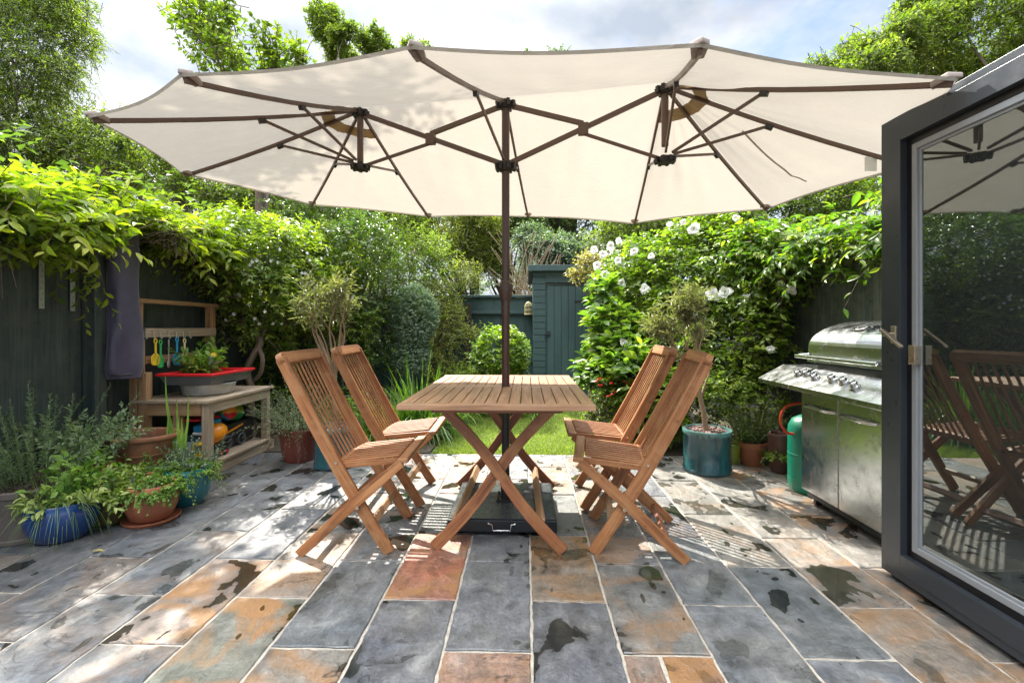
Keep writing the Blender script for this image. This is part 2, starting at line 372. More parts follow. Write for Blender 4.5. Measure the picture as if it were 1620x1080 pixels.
# mortar bed and slabs of the patio
PX0, PX1, PY0, PY1 = -2.98, 2.36, -.6, 4.12
struct(MB().box(PX0, PX1, PY0, PY1, -.06, -.006).build('mortar_bed', M['mortar']))
rs = random.Random(11); sv, sf, sg, st, sx = [], [], [], [], []
W_ = .3073; X0 = .021
GREY = [(.105, .12, .145), (.09, .103, .128), (.125, .138, .155), (.085, .093, .108), (.13, .135, .13), (.11, .128, .13), (.095, .113, .13)]
BUFF = [(.21, .175, .145), (.19, .17, .14), (.20, .16, .135)]
for ci in range(-10, 8):
    xa = X0+ci*W_; xb = xa+W_
    if xb < PX0+.05 or xa > PX1-.05: continue
    xa = max(xa, PX0); xb = min(xb, PX1)
    ph = 1.615 if ci % 2 else 1.915
    for ri in range(-5, 6):
        ya = ph+ri*.61; yb = ya+.61
        if yb < PY0+.05 or ya > PY1-.04: continue
        ya = max(ya, PY0); yb = min(yb, PY1)
        cx, cy = (xa+xb)/2, (ya+yb)/2; cells = [(xa, xb, ya, yb)]
        t = rs.choice(GREY); rust = rs.choice([0, 0, 0, .3, .5]); wet = rs.choice([.6, 1, 1, 1]); pale = 0
        if rs.random() < .2: t = rs.choice(BUFF); rust = .6
        if cx < -1.4 and rs.random() < .9: t = rs.choice(GREY[:4]); rust = rs.choice([0, 0, .2])
        key = (ci, ri)
        if ci == -2 and abs(cy-2.24) < .1: t = (.34, .12, .065); rust = .8; wet = 0
        if ci == 0 and abs(cy-2.22) < .1: t = (.20, .14, .085); rust = .8; wet = .7
        if ci == -1 and abs(cy-1.31) < .1: t = (.30, .16, .10); rust = 1; wet = 1
        if ci == 1 and abs(cy-1.31) < .1:
            cells = [(xa, xa+.125, ya, yb), (xa+.128, xb, ya, yb)]; t = (.28, .15, .09); rust = 1
        if ci == -5 and abs(cy-1.92) < .1: t = (.25, .19, .155); rust = .9; wet = 1
        if ci == -4 and abs(cy-1.61) < .1: t = (.17, .17, .13); rust = 1; wet = 1
        if ci == -4 and abs(cy-2.22) < .1: t = (.24, .20, .165); rust = .5; wet = 0
        if ci == 4 and abs(cy-1.61) < .1: t = (.24, .19, .145); rust = .6; wet = .6
        if ci >= 3 and cy > 2.3 and rs.random() < .5: t = (.20, .195, .175); rust = .2
        if ci == 3 and abs(cy-3.45) < .2: t = (.26, .18, .11); rust = 1; wet = .5
        if ci == 5: rust = .8; t = (.16, .15, .14)
        if ci in (0, -1) and abs(cy-1.6) < .5: t = GREY[rs.randrange(4)]; rust = 0 if cy > 1.4 else rust
        if ci == 0 and abs(cy-2.22) < .1: t = (.20, .14, .085); rust = .8
        if ci == -1 and abs(cy-1.31) < .1: t = (.30, .16, .10); rust = 1; wet = 1
        for (a, b, c0, d) in cells:
            gp = .0055; a += gp; b -= gp; c0 += gp; d -= gp
            ring = []; mx_, my_ = (a+b)/2, (c0+d)/2
            def edge(p, q, n):
                for k in range(n):
                    f = k/n; chp = rs.uniform(0, .009) if rs.random() < .07 else 0; ring.append([p[0]+(q[0]-p[0])*f+rs.uniform(-.0024, .0024)+(mx_-p[0]-(q[0]-p[0])*f)*chp*3, p[1]+(q[1]-p[1])*f+rs.uniform(-.0024, .0024)+(my_-p[1]-(q[1]-p[1])*f)*chp*3])
            nx, ny = max(2, int((b-a)/.03)), max(2, int((d-c0)/.03))
            edge((a, c0), (b, c0), nx); edge((b, c0), (b, d), ny); edge((b, d), (a, d), nx); edge((a, d), (a, c0), ny)
            n = len(ring); base = len(sv); hz = rs.uniform(-.0015, .0015); tx, ty = rs.uniform(-.004, .004), rs.uniform(-.003, .003)
            off = (rs.uniform(0, 90), rs.uniform(0, 90), rs.uniform(0, 90)); mxx, myy = (a+b)/2, (c0+d)/2
            for lvl, (ins, dz) in enumerate(((0, -.02), (0, -.003), (.004, 0))):
                for x, y in ring:
                    x2 = x+(mxx-x)/abs(b-a)*2*ins; y2 = y+(myy-y)/abs(d-c0)*2*ins
                    sv.append((x2, y2, dz+hz+tx*(x2-mxx)+ty*(y2-myy))); sg.append((x2-mxx+off[0], y2-myy+off[1], off[2])); st.append((*t, 1)); sx.append((rust, wet, pale, 1))
            for lv in (0, 1):
                for k in range(n): sf.append((base+lv*n+k, base+lv*n+(k+1) % n, base+(lv+1)*n+(k+1) % n, base+(lv+1)*n+k))
            sf.append(tuple(base+2*n+k for k in range(n)))
me = bpy.data.meshes.new('patio'); me.from_pydata(sv, [], sf)
for nm, ty, dat, pr in (('gc', 'FLOAT_VECTOR', sg, 'vector'), ('tint', 'FLOAT_COLOR', st, 'color'), ('fx', 'FLOAT_COLOR', sx, 'color')):
    me.attributes.new(nm, ty, 'POINT').data.foreach_set(pr, np.array(dat, 'f').ravel())
po = bpy.data.objects.new('patio', me); finish(po, me, M['slate'], None); struct(po)

# lawn sheet + blades
lm, nt, N, L, P = mat('lawn_base'); ob = N.new('ShaderNodeTexCoord').outputs['Object']
L.new(ramp(nt, noise(nt, ob, 4, 8, .7), [(.3, (.05, .085, .012)), (.7, (.11, .15, .025))]), P.inputs['Base Color']); P.inputs['Roughness'].default_value = .9
struct(MB().box(-.85, .75, 4.135, 7.1, -.06, -.012).build('lawn', lm))
struct(MB().box(-2.98, -.86, 4.15, 7.5, -.06, .0).build('left_bed', g))
struct(MB().box(.76, 2.36, 4.15, 7.5, -.06, .0).build('right_bed', g))
def nrm(a): return a/np.maximum(np.linalg.norm(a, axis=-1, keepdims=True), 1e-9)
rng = np.random.default_rng(3)
def ribbons(name, base, d, L_, w, droop, segs, matl, parent, rnd=None, fold=0.0, rg=rng):
    """curved tapering blades: base (n,3) d (n,3) unit, L_,w,droop (n,)"""
    n = len(base); s = np.linspace(0, 1, segs+1)[None, :, None]
    P0 = base[:, None, :]+d[:, None, :]*s*L_[:, None, None]+np.array([0, 0, -1.])[None, None, :]*droop[:, None, None]*L_[:, None, None]*s**2
    side = nrm(np.cross(d, np.array([0, 0, 1.])+.01))[:, None, :]
    ww = (w[:, None, None]*.5)*np.clip(1.15-s**1.6*1.13, .02, 1)*np.minimum(1, .45+s*3)
    A = P0-side*ww; B = P0+side*ww; V = np.stack([A, B], 2).reshape(-1, 3)
    i = np.arange(n)[:, None]*(2*(segs+1)); k = np.arange(segs)[None, :]*2
    q = np.stack([i+k, i+k+1, i+k+3, i+k+2], -1).reshape(-1, 4)
    if rnd is None: rnd = rg.random(n)
    return npmesh(name, V, q, np.repeat(rnd, 2*(segs+1)), matl, parent)
M['grass'] = leafm('grass_blade', (.085, .13, .02), (.16, .215, .035), (.29, .31, .075), .4, .5, .3)
n = 60000; gx = rng.uniform(-.83, .73, n); gy = 4.14+rng.random(n)**1.3*2.4
gd = nrm(np.stack([rng.normal(0, .5, n), rng.normal(0, .5, n), np.ones(n)], 1))
go = ribbons('grass', np.stack([gx, gy, np.full(n, -.013)], 1), gd, rng.uniform(.02, .042, n), rng.uniform(.003, .006, n), rng.uniform(0, .5, n), 2, M['grass'], None)
tag(go, 'short sunlit green lawn grass beyond the slate paving', 'grass'); go['kind'] = 'stuff'

# ================================================================ FENCES, SHED
def fence_boards(mb, axis, fixed, a0, a1, z0, z1, w=.115, th=.012, face=1, seed=1):
    r = random.Random(seed); a = a0
    while a < a1:
        ww = w+r.uniform(-.006, .006); lean = r.uniform(-.002, .002); j = r.uniform(-.008, .008)
        # feather edged board: thick edge overlaps the thin edge of the one before
        c = [(fixed, a), (fixed+face*.006, a), (fixed+face*(.022+lean), a+ww+.012), (fixed, a+ww+.012)]
        off = r.random()*20; b = len(mb.v); poly = c if axis == 'y' else [(q, p) for p, q in c]
        vs = [(x, y, z0) for x, y in poly]+[(x, y, z1+j) for x, y in poly]; gs = [(v[2]+off, (v[1] if axis == 'y' else v[0])-a+off, v[0 if axis == 'y' else 1]) for v in vs]
        mb.add(vs, [(3, 2, 1, 0), (4, 5, 6, 7), (0, 1, 5, 4), (1, 2, 6, 5), (2, 3, 7, 6), (3, 0, 4, 7)], gs)
        a += ww
    return mb
FL, FR, FB = -3.04, 2.44, 7.62
t = thing('fence', 'dark green stained board fence on the left behind the potting bench', 'fence', (FL, 4, 0))
fence_boards(MB(), 'y', FL, .3, 7.6, .0, 1.8, face=1, seed=2).build('board_panel', M['fence'], t)
MB().box(FL-.03, FL+.03, .3, 7.6, 1.81, 1.84, 'y').build('capping', M['fence'], t, .003)
for y in (1.3, 3.13, 4.96, 6.8): MB().box(FL+.03, FL+.12, y-.045, y+.045, 0, 1.86, 'z').build('post', M['fence'], t, .004)
t = thing('fence', 'weathered dark green board fence on the right behind the barbecue', 'fence', (FR, 4, 0))
fence_boards(MB(), 'y', FR, .2, 7.6, .0, 1.68, face=-1, seed=5).build('board_panel', M['fence_r'], t)
MB().box(FR+.001, FR+.05, .2, 7.6, 1.25, 1.32, 'y').build('rail', M['fence_r'], t, .003)
for y in (2.55, 4.4, 6.2): MB().box(FR+.03, FR+.12, y-.045, y+.045, 0, 1.72, 'z').build('post', M['fence_r'], t, .004)
t = thing('fence', 'blue green painted fence across the end of the garden, left of the shed', 'fence', (-.5, FB, 0))
fence_boards(MB(), 'x', FB, -3.0, .15, .0, 1.60, w=.13, face=-1, seed=8).build('board_panel', M['shed'], t)
MB().box(-3.0, .12, FB-.06, FB+.03, 1.60, 1.635, 'x').build('capping', M['shed'], t, .003)
MB().box(-3.0, .12, FB-.07, FB-.025, 1.33, 1.385, 'x').build('rail', M['shed'], t, .003)
MB().box(-.98, -.88, FB-.12, FB-.02, 0, 1.5, 'z').build('post', M['bark_dark'], t, .004)
MB().box(-1.5, .12, FB-.06, FB-.03, .55, .62, 'x').build('rail', M['shed'], t, .003)
# shed
s0 = at_Y(843, 600, 7.0); sx0 = s0.x; SY = 7.0
t = thing('garden_shed', 'narrow blue green wooden shed with ledged door at the end of the garden', 'shed', (sx0+.65, SY+.4, 0))
w = MB()
for k in range(20):   # shiplap left return on the front and side
    z = .04+k*.096
    w.box(sx0, sx0+.19, SY-.012, SY+.01, z, z+.088, 'x')
w.box(sx0+.002, sx0+1.3, SY+.012, SY+1.0, 0, 1.93, 'x'); w.box(sx0+.95, sx0+1.3, SY-.012, SY+.01, .04, 1.93)
w.build('wall', M['shed'], t, .002)
w = MB(); w.box(sx0+.19, sx0+1.3, SY-.014, SY+.01, 1.78, 1.94); w.build('fascia', M['shed'], t, .003)
d = MB()
for k in range(7): x = sx0+.215+k*.104; d.box(x, x+.1, SY-.022, SY+.008, .06, 1.75, 'z')
dr = d.build('door', M['shed'], t, .004)
MB().box(sx0+.19, sx0+.96, SY-.034, SY-.016, 1.745, 1.762).build('drip_rail', M['black_metal'], t)
for z_ in (.35, 1.5): MB().bar((sx0+.93, SY-.026, z_), (sx0+.62, SY-.026, z_), .006, .03).build('hinge', M['black_metal'], dr, .002)
MB().box(sx0+.2, sx0+.26, SY-.03, SY-.023, .98, 1.06).box(sx0+.17, sx0+.24, SY-.05, SY-.03, 1.0, 1.02).build('latch', M['black_metal'], dr, .002)
r = MB(); r.prism([(SY-.10, 1.945), (SY+1.1, 1.85), (SY+1.1, 1.90), (SY-.10, 2.035)], 'x', sx0-.07, sx0+1.4)
r.build('roof', M['shed'], t, .004)

# ================================================================ BI-FOLD DOOR
DX = 1.62; dy1 = at_X(1393, 517, DX).y; dy0 = dy1-.98; dz0, dz1 = .022, 2.04
t = thing('glazed_door', 'dark grey framed glass door folded open on the right', 'door', (DX+.03, (dy0+dy1)/2, 0))
def ring(mb, i0, i1, x0, x1, mi=0):
    y0, y1, z0, z1 = dy0+i0, dy1-i0, dz0+i0, dz1-i0; w = i1-i0
    mb.box(x0, x1, y1-w, y1, z0, z1, 'z', mi); mb.box(x0, x1, y0, y0+w, z0, z1, 'z', mi)
    mb.box(x0, x1, y0+w, y1-w, z0, z0+w, 'y', mi); mb.box(x0, x1, y0+w, y1-w, z1-w, z1, 'y', mi)
fr = MB(); ring(fr, 0, .030, DX+.004, DX+.072); ring(fr, .0315, .112, DX, DX+.07); ring(fr, .03, .0316, DX+.01, DX+.06)
fr.build('frame', M['door_frame'], t, .002)
fr = MB(); ring(fr, .112, .145, DX+.03, DX+.066); fr.build('rebate', M['door_black'], t)
fr = MB(); ring(fr, .145, .170, DX+.022, DX+.06); ring(fr, .170, .182, DX+.030, DX+.058); fr.build('glazing_bead', M['gasket'], t, .002)
gm, nt, N, L, P = mat('door_glass')
tr = N.new('ShaderNodeBsdfTransparent'); tr.inputs[0].default_value = (.78, .92, .87, 1); gl = N.new('ShaderNodeBsdfGlossy'); gl.inputs['Roughness'].default_value = .0; gl.inputs[0].default_value = (.92, 1, .97, 1)
df = N.new('ShaderNodeBsdfDiffuse'); df.inputs[0].default_value = (.62, .72, .68, 1); dm = N.new('ShaderNodeMixShader'); dm.inputs[0].default_value = .028; lw = N.new('ShaderNodeFresnel'); lw.inputs[0].default_value = 1.9; ad = N.new('ShaderNodeMath'); ad.operation = 'MULTIPLY_ADD'; ad.inputs[1].default_value = 1.2; ad.inputs[2].default_value = .05; L.new(lw.outputs[0], ad.inputs[0])
cl = N.new('ShaderNodeClamp'); L.new(ad.outputs[0], cl.inputs[0])
mx = N.new('ShaderNodeMixShader'); L.new(cl.outputs[0], mx.inputs[0]); L.new(tr.outputs[0], dm.inputs[1]); L.new(df.outputs[0], dm.inputs[2]); L.new(dm.outputs[0], mx.inputs[1]); L.new(gl.outputs[0], mx.inputs[2]); L.new(mx.outputs[0], N['Material Output'].inputs[0])
i = .172
MB().box(DX+.036, DX+.0361, dy0+i, dy1-i, dz0+i, dz1-i).build('pane', gm, t)
MB().box(DX+.054, DX+.0541, dy0+i, dy1-i, dz0+i, dz1-i).build('pane', gm, t)
hz = at_X(1413, 530, DX-.01); h = MB()
h.box(DX-.012, DX-.0005, hz.y-.013, hz.y+.013, hz.z-.035, hz.z+.04, 'z')
h.tube([(DX-.01, hz.y, hz.z+.003), (DX-.055, hz.y, hz.z+.003)], .009, 14)
e = at_X(1426, 549, DX-.055); e0 = at_X(1394, 521, DX-.055)
h.bar(e0, e, .012, .016, (1, 0, 0)); h.build('handle', M['nickel'], t, .002)
k0 = at_X(1440, 563, DX)
MB().box(DX+.0, DX+.028, k0.y-.022, k0.y+.012, k0.z-.035, k0.z+.045, 'z').build('catch', M['nickel'], t, .002)
# threshold wheels keep the panel off the ground
MB().tube([(DX+.02, dy0+.06, .013), (DX+.05, dy0+.06, .013)], .012, 14).build('roller', M['black_metal'], t)
MB().tube([(DX+.02, dy1-.06, .013), (DX+.05, dy1-.06, .013)], .012, 14).build('roller', M['black_metal'], t)

# ================================================================ TEAK CHAIRS
def make_chair():
    t = thing('folding_chair', '', 'chair', (0, 0, 0), 'slatted teak folding chairs around the table'); W = .45; tk = .022
    Y = lambda s, o=0: s*(W/2-o)
    top = (-.388, .962); foot = (.150, 0); sf_ = (.215, .455); rf = (-.290, 0)
    for s in (-1, 1):
        y = Y(s, tk/2)
        pts = []
        for k in range(9):
            f = k/8; x = top[0]+(foot[0]-top[0])*f; z = top[1]+(foot[1]-top[1])*f; bow = -.018*math.sin(math.pi*f)
            pts.append((x+bow*.8, y, max(z+bow*.4, .004) if k < 8 else .006))
        MB().path(pts, tk, [.052, .054, .056, .058, .060, .060, .058, .056, .056], (0, 1, 0)).build('back_post', M['teak'], t, .003)
        y2 = Y(s, -tk/2-.001); pts = []
        for k in range(7):
            f = k/6; pts.append((sf_[0]+(rf[0]-sf_[0])*f, y2, sf_[1]+(rf[1]-sf_[1])*f+(.006 if k == 6 else 0)+.012*math.sin(math.pi*f)))
        MB().path(pts, tk, [.040, .050, .054, .054, .052, .050, .046], (0, 1, 0)).build('crossed_leg', M['teak'], t, .003)
        MB().tube([(.0, y2+s*.009, .238), (.0, y2+s*.016, .238)], .009, 12).build('bolt', M['nickel'], t)
        MB().tube([(-.112, y+s*.009, .45), (-.112, y+s*.0145, .45)], .007, 12).build('bolt', M['nickel'], t)
    # top rail with rounded ends
    dx, dz = (foot[0]-top[0]), (foot[1]-top[1]); ln = math.hypot(dx, dz); ux, uz = dx/ln, dz/ln
    r = MB(); hw = W/2+.012; c0 = Vector((top[0]-ux*.0, 0, top[1]-uz*.0)); up = Vector((ux, 0, uz)); nn = Vector((-uz, 0, ux))
    pl = []
    for s, a0 in ((1, 0), (-1, 180)):
        for a in range(-90, 91, 15):
            an = R(a+a0); pl.append((s*(hw-.03)+.03*math.cos(an), .03*math.sin(an)))
    vs = [c0+up*(v*1.0)+Vector((0, u, 0))+nn*o for o in (-.015, .018) for u, v in pl]; n = len(pl)
    fs = [tuple(range(n)), tuple(reversed(range(n, 2*n)))]+[(i, i+n, (i+1) % n+n, (i+1) % n) for i in range(n)]
    gs = [(v.y+3, v.x*.5, v.z) for v in vs]; r.add(vs, fs, gs); r.build('top_rail', M['teak'], t, .003)
    bk = MB(); ns = 9; iw = W-2*tk-.012
    seatf = .545
    for k in range(ns):
        y = -iw/2+iw*(k+.5)/ns; p = []
        for q in range(6):
            f = .03+(seatf-.03)*q/5; bow = -.018*math.sin(math.pi*f)*1.15
            p.append((top[0]+dx*f+bow*.8, y, top[1]+dz*f+bow*.4))
        bk.path(p, .0155, .007, (0, 1, 0))
    f = seatf+.01; bk.bar((top[0]+dx*f-.01, -iw/2-.005, top[1]+dz*f), (top[0]+dx*f-.01, iw/2+.005, top[1]+dz*f), .022, .04, (ux, 0, uz))
    bk.build('backrest_slats', M['teak'], t, .002)
    st = MB(); r0 = Vector((-.128, 0, .430)); r1 = Vector((.222, 0, .462)); a = (r1-r0).normalized(); upn = Vector((-a.z, 0, a.x))
    for k in range(10):
        y = -iw/2+iw*(k+.5)/10; st.bar(r0+Vector((0, y, 0))+upn*.012, r1+Vector((0, y, 0))-a*.03+upn*.016, .0165, .008, upn)
    for s in (-1, 1): st.bar(r0+Vector((-.01, s*(iw/2-.002), -.004))-a*0, r1+Vector((0, s*(iw/2-.002), -.004))-a*.02, .02, .026, upn)
    for q in (.12, .5): c = r0.lerp(r1, q)-upn*.007; st.bar(c+Vector((0, -iw/2+.01, 0)), c+Vector((0, iw/2-.01, 0)), .03, .018, upn)
    st.build('seat', M['teak'], t, .002)
    fr = MB(); c = r1+upn*.003; fr.bar(c+Vector((0, -W/2-.02, 0)), c+Vector((0, W/2+.02, 0)), .052, .024, upn); fr.build('front_rail', M['teak'], t, .006)
    MB().bar((.062, -W/2+tk, .145), (.062, W/2-tk, .145), .018, .036, (-ux, 0, -uz)).build('stretcher', M['teak_top'], t, .003)
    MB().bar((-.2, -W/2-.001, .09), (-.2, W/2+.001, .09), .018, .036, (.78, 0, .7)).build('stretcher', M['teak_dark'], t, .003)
    return t
def wp(xc, D): return Vector((xc*math.cos(TH)-D*math.sin(TH), D*math.cos(TH)+xc*math.sin(TH), 0))
ch = make_chair()
ch.location = wp(-.755, 2.53); ch.rotation_euler = (0, 0, R(1.5)); ch['label'] = 'nearer teak folding chair on the left of the table, facing right'
dup(ch, wp(-.715, 3.13), R(2), 'farther teak folding chair on the left of the table, behind the nearer one')
dup(ch, wp(.585, 2.50), R(172), 'nearer teak folding chair on the right of the table, facing left')
dup(ch, wp(.60, 3.07), R(178.5), 'farther teak folding chair on the right, half hidden by the nearer one')

# ================================================================ TEAK TABLE
M['teak_leg'] = wood('teak_leg', (.09, .032, .014), (.28, .10, .04), (.46, .20, .08), .42, weather=(.34, .16, .06))
tc_ = wp(-.055, 2.79); TX, TY = tc_.x, tc_.y; TZ = .765; hw, hl = .455, .665
t = thing('folding_table', 'rectangular slatted teak garden table with crossed legs round the parasol pole', 'table', (TX, TY, 0))
tp = MB(); fw = .058; th = .026
PXY = at_D(800, 611, 2.80)
for s in (-1, 1):
    tp.box(TX-hw, TX+hw, TY+s*hl-(0 if s < 0 else fw), TY+s*hl+(fw if s < 0 else 0), TZ-th, TZ, 'x')
    tp.box(TX+s*hw-(0 if s < 0 else fw), TX+s*hw+(fw if s < 0 else 0), TY-hl+fw+.001, TY+hl-fw-.001, TZ-th, TZ-.0005, 'y')
cy = TY+.03
tp.box(TX-hw+fw+.001, PXY.x-.026, cy-.032, cy+.032, TZ-th, TZ-.001, 'x'); tp.box(PXY.x+.026, TX+hw-fw-.001, cy-.032, cy+.032, TZ-th, TZ-.001, 'x')
x0, x1 = TX-hw+fw+.002, TX+hw-fw-.002; ns = 14; pw = (x1-x0)/ns
for k in range(ns):
    a, b = x0+k*pw+.0022, x0+(k+1)*pw-.0022
    dz = random.uniform(-.001, .0005)
    tp.box(a, b, TY-hl+fw+.003, cy-.034, TZ-.021, TZ-.001+dz, 'y'); tp.box(a, b, cy+.034, TY+hl-fw-.003, TZ-.021, TZ-.001+dz, 'y')
tp.build('tabletop', M['teak_top'], t, .0025)
ap = MB()
for s in (-1, 1):
    ap.box(TX-.27, TX+.27, TY+s*.47-.014, TY+s*.47+.014, TZ-.062, TZ-th-.001, 'x'); ap.box(TX+s*.30-.014, TX+s*.30+.014, TY-.56, TY+.56, TZ-.055, TZ-th-.001, 'y')
    ap.box(TX-.30, TX+.30, TY+s*.58-.014, TY+s*.58+.014, TZ-.05, TZ-th-.001, 'x')
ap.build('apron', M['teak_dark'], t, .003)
for s in (-1, 1):
    for q in (-1, 1):
        y = TY+s*.455+q*.0125; pts = []
        for k in range(13):
            f = k/12; x = q*(-.325+.59*f); z = .012+.695*f; x += q*(.035*math.sin(2*math.pi*f)*.5)
            pts.append((TX+x, y, z))
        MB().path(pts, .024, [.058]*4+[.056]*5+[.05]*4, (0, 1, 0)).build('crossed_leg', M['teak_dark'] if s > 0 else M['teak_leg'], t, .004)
    MB().tube([(TX, TY+s*.455-.030, .355), (TX, TY+s*.455-.024, .355)], .011, 14).build('bolt', M['nickel'], t)
for s in (-1, 1):
    MB().bar((TX+s*.215, TY-.45, .145), (TX+s*.195, TY+.45, .145), .022, .042, (s*.6, 0, .8)).build('stretcher', M['pine'], t, .003)

# ================================================================ DOUBLE PARASOL
Pb = at_D(800, 611, 2.80); PX_, PY_ = Pb.x, Pb.y
t = thing('double_parasol', 'long cream double parasol with brown frame shading the table', 'parasol', (PX_, PY_, 0))
def W_at(px, py, D): return at_D(px, py, D)
HC = at_D(800, 158, 2.80); LC = at_D(800, 256, 2.80); HL = at_D(570, 172, 2.98); LL = at_D(565, 257, 2.98); HR = at_D(1052, 134, 2.66); LR = at_D(1055, 245, 2.66)
HC.x = LC.x = PX_; HC.y = LC.y = PY_
LL.x, LL.y = HL.x, HL.y; LR.x, LR.y = HR.x, HR.y
def tip(px, py, H, Rr):
    r = ray(px, py); o = ORG-H; a = r.x**2+r.y**2; b = 2*(o.x*r.x+o.y*r.y); c = o.x**2+o.y**2-Rr**2
    d = max(b*b-4*a*c, 0)**.5; best = None
    for s in (-1, 1):
        q = (-b+s*d)/(2*a)
        if q > 0:
            p = ORG+r*q
            if best is None or abs(p.z-2.05) < abs(best.z-2.05): best = p
    return best
RR = 1.22
tips = {'CF': tip(650, 77, HC, RR), 'CB': tip(836, 344, HC, RR),
        'LF': tip(285, 121, HL, RR), 'LFL': tip(137, 187, HL, RR), 'LL': tip(288, 277, HL, RR), 'LBL': tip(492, 325, HL, RR), 'LB': tip(680, 344, HL, RR),
        'RF': tip(1110, 74, HR, RR), 'RFR': tip(1518, 128, HR, RR), 'RR': tip(1452, 262, HR, RR), 'RBR': tip(1215, 332, HR, RR), 'RB': tip(1003, 355, HR, RR)}
for k, v in tips.items(): print('TIP', k, [round(c, 2) for c in v])
def cpt(H0, H1, A, B, u, v):
    h = H0.lerp(H1, v); e = A.lerp(B, v); bulge = math.sin(math.pi*v)
    p = h.lerp(e, u*(1-.035*bulge)); same = 1 if (H0-H1).length < .01 else .7
    p.z += -.035*bulge*math.sin(math.pi*min(u, 1)*.9)*1.0+.012
    p.z += -.02*math.sin(math.pi*u)                      # fabric weight
    wr = (.004*math.sin(v*31+u*5)+.005*math.sin(v*13-u*7+A.x*9))*u*(1-u)*4*bulge+.004*math.sin(u*34+v*3)*bulge*u**3
    p.z += wr; return p
cm, nt, N, L, P = mat('canvas'); ob = N.new('ShaderNodeTexCoord').outputs['Object']
c = ramp(nt, noise(nt, ob, 3, 6, .6), [(.3, (.385, .35, .295)), (.7, (.485, .44, .375))]); L.new(c, P.inputs['Base Color']); P.inputs['Roughness'].default_value = .9; P.inputs['Specular IOR Level'].default_value = .15
tr = N.new('ShaderNodeBsdfTranslucent'); tr.inputs[0].default_value = (.46, .415, .35, 1); mx = N.new('ShaderNodeMixShader'); mx.inputs[0].default_value = .24
L.new(bump(nt, noise(nt, ob, 4, 6, .55, sc=(1, 2.2, 1), dist=.8), .75, .035), P.inputs['Normal'])
L.new(P.outputs[0], mx.inputs[1]); L.new(tr.outputs[0], mx.inputs[2]); L.new(mx.outputs[0], N['Material Output'].inputs[0]); M['canvas'] = cm
panels = [(HL, HL, 'LF', 'LFL'), (HL, HL, 'LFL', 'LL'), (HL, HL, 'LL', 'LBL'), (HL, HL, 'LBL', 'LB'), (HL, HC, 'LB', 'CB'), (HC, HR, 'CB', 'RB'),
          (HR, HR, 'RB', 'RBR'), (HR, HR, 'RBR', 'RR'), (HR, HR, 'RR', 'RFR'), (HR, HR, 'RFR', 'RF'), (HR, HC, 'RF', 'CF'), (HC, HL, 'CF', 'LF')]
cv = MB(); hem = MB()
for H0, H1, a, b in panels:
    A, B = tips[a], tips[b]; nu, nv = 16, 22; vs = [cpt(H0, H1, A, B, i/nu, j/nv) for i in range(nu+1) for j in range(nv+1)]
    fs = [(i*(nv+1)+j, i*(nv+1)+j+1, (i+1)*(nv+1)+j+1, (i+1)*(nv+1)+j) for i in range(nu) for j in range(nv)]
    cv.add(vs, fs, vs)
    e = [cpt(H0, H1, A, B, 1, j/nv) for j in range(nv+1)]
    e2 = [p+Vector((0, 0, -.013))+(HC-p).normalized()*.006 for p in e]
    hem.add(e+e2, [(j, j+1, nv+2+j, nv+1+j) for j in range(nv)], e+e2)
cvo = cv.build('canopy', cm, t, smooth=True); cvo.data.polygons.foreach_set('use_smooth', [True]*len(cvo.data.polygons))
bm_ = cvo.modifiers.new('weld', 'WELD'); bm_.merge_threshold = .0015
hem.build('hem', M['canvas'], t, smooth=True)
def rib_pt(H, T, f): p = H.lerp(T, f); p.z += -.02*math.sin(math.pi*f)-.012; return p
owner = dict(CF=(HC, LC), CB=(HC, LC)); owner.update({k: (HL, LL) for k in tips if k[0] == 'L'}); owner.update({k: (HR, LR) for k in tips if k[0] == 'R'})
tm = wood('tip_cap', (.28, .22, .19), (.38, .31, .27), (.45, .38, .33), .8)
for k, T in tips.items():
    H, Lw = owner[k]; pts = [rib_pt(H, T, .03+.955*q/6) for q in range(7)]
    dirv = (T-H).normalized(); sd = dirv.cross(Vector((0, 0, 1))).normalized()
    rb = MB().path(pts, .0145, .021, sd).build('rib', M['brown_metal'], t, .002)
    j = rib_pt(H, T, .44); low = Vector(Lw)+Vector((dirv.x, dirv.y, 0)).normalized()*.045
    MB().bar(low, j-Vector((0, 0, .012)), .013, .015).build('strut', M['brown_metal'], rb, .002)
    MB().bar(j-dirv*.02-Vector((0, 0, .018)), j+dirv*.02-Vector((0, 0, .018)), .022, .026).build('bracket', M['hub'], rb, .002)
    # cloth pocket at the tip
    a = T-dirv*.085; cp = MB(); q = [T+dirv*.012+Vector((0, 0, .012)), T+sd*.03-dirv*.03+Vector((0, 0, .006)), a+sd*.02-Vector((0, 0, .03)), a-sd*.02-Vector((0, 0, .03)), T-sd*.03-dirv*.03+Vector((0, 0, .006))]
    q2 = [p+Vector((0, 0, .02)) for p in q]
    cp.add(q+q2, [(0, 1, 2, 3, 4), (9, 8, 7, 6, 5)]+[(i, i+5, (i+1) % 5+5, (i+1) % 5) for i in range(5)], q+q2); cp.build('tip_pocket', tm, rb, .004, smooth=True)
def hubm(c, r, h):
    m = MB(); m.lathe(c, [(0, -h/2), (r*.8, -h/2), (r, -h*.2), (r, h*.25), (r*.7, h/2), (0, h/2)], 20)
    for k in range(8): a = k*math.pi/4+.3; m.bar(Vector(c)+Vector((math.cos(a)*r*.9, math.sin(a)*r*.9, 0)), Vector(c)+Vector((math.cos(a)*r*1.35, math.sin(a)*r*1.35, -.004)), .02, h*.75)
    return m
for c, r, h in ((HC, .045, .05), (LC, .048, .055), (HL, .04, .05), (LL, .045, .04), (HR, .04, .05), (LR, .045, .04)): hubm(Vector(c)-Vector((0, 0, .03)), r, h).build('hub', M['hub'], t, .002)
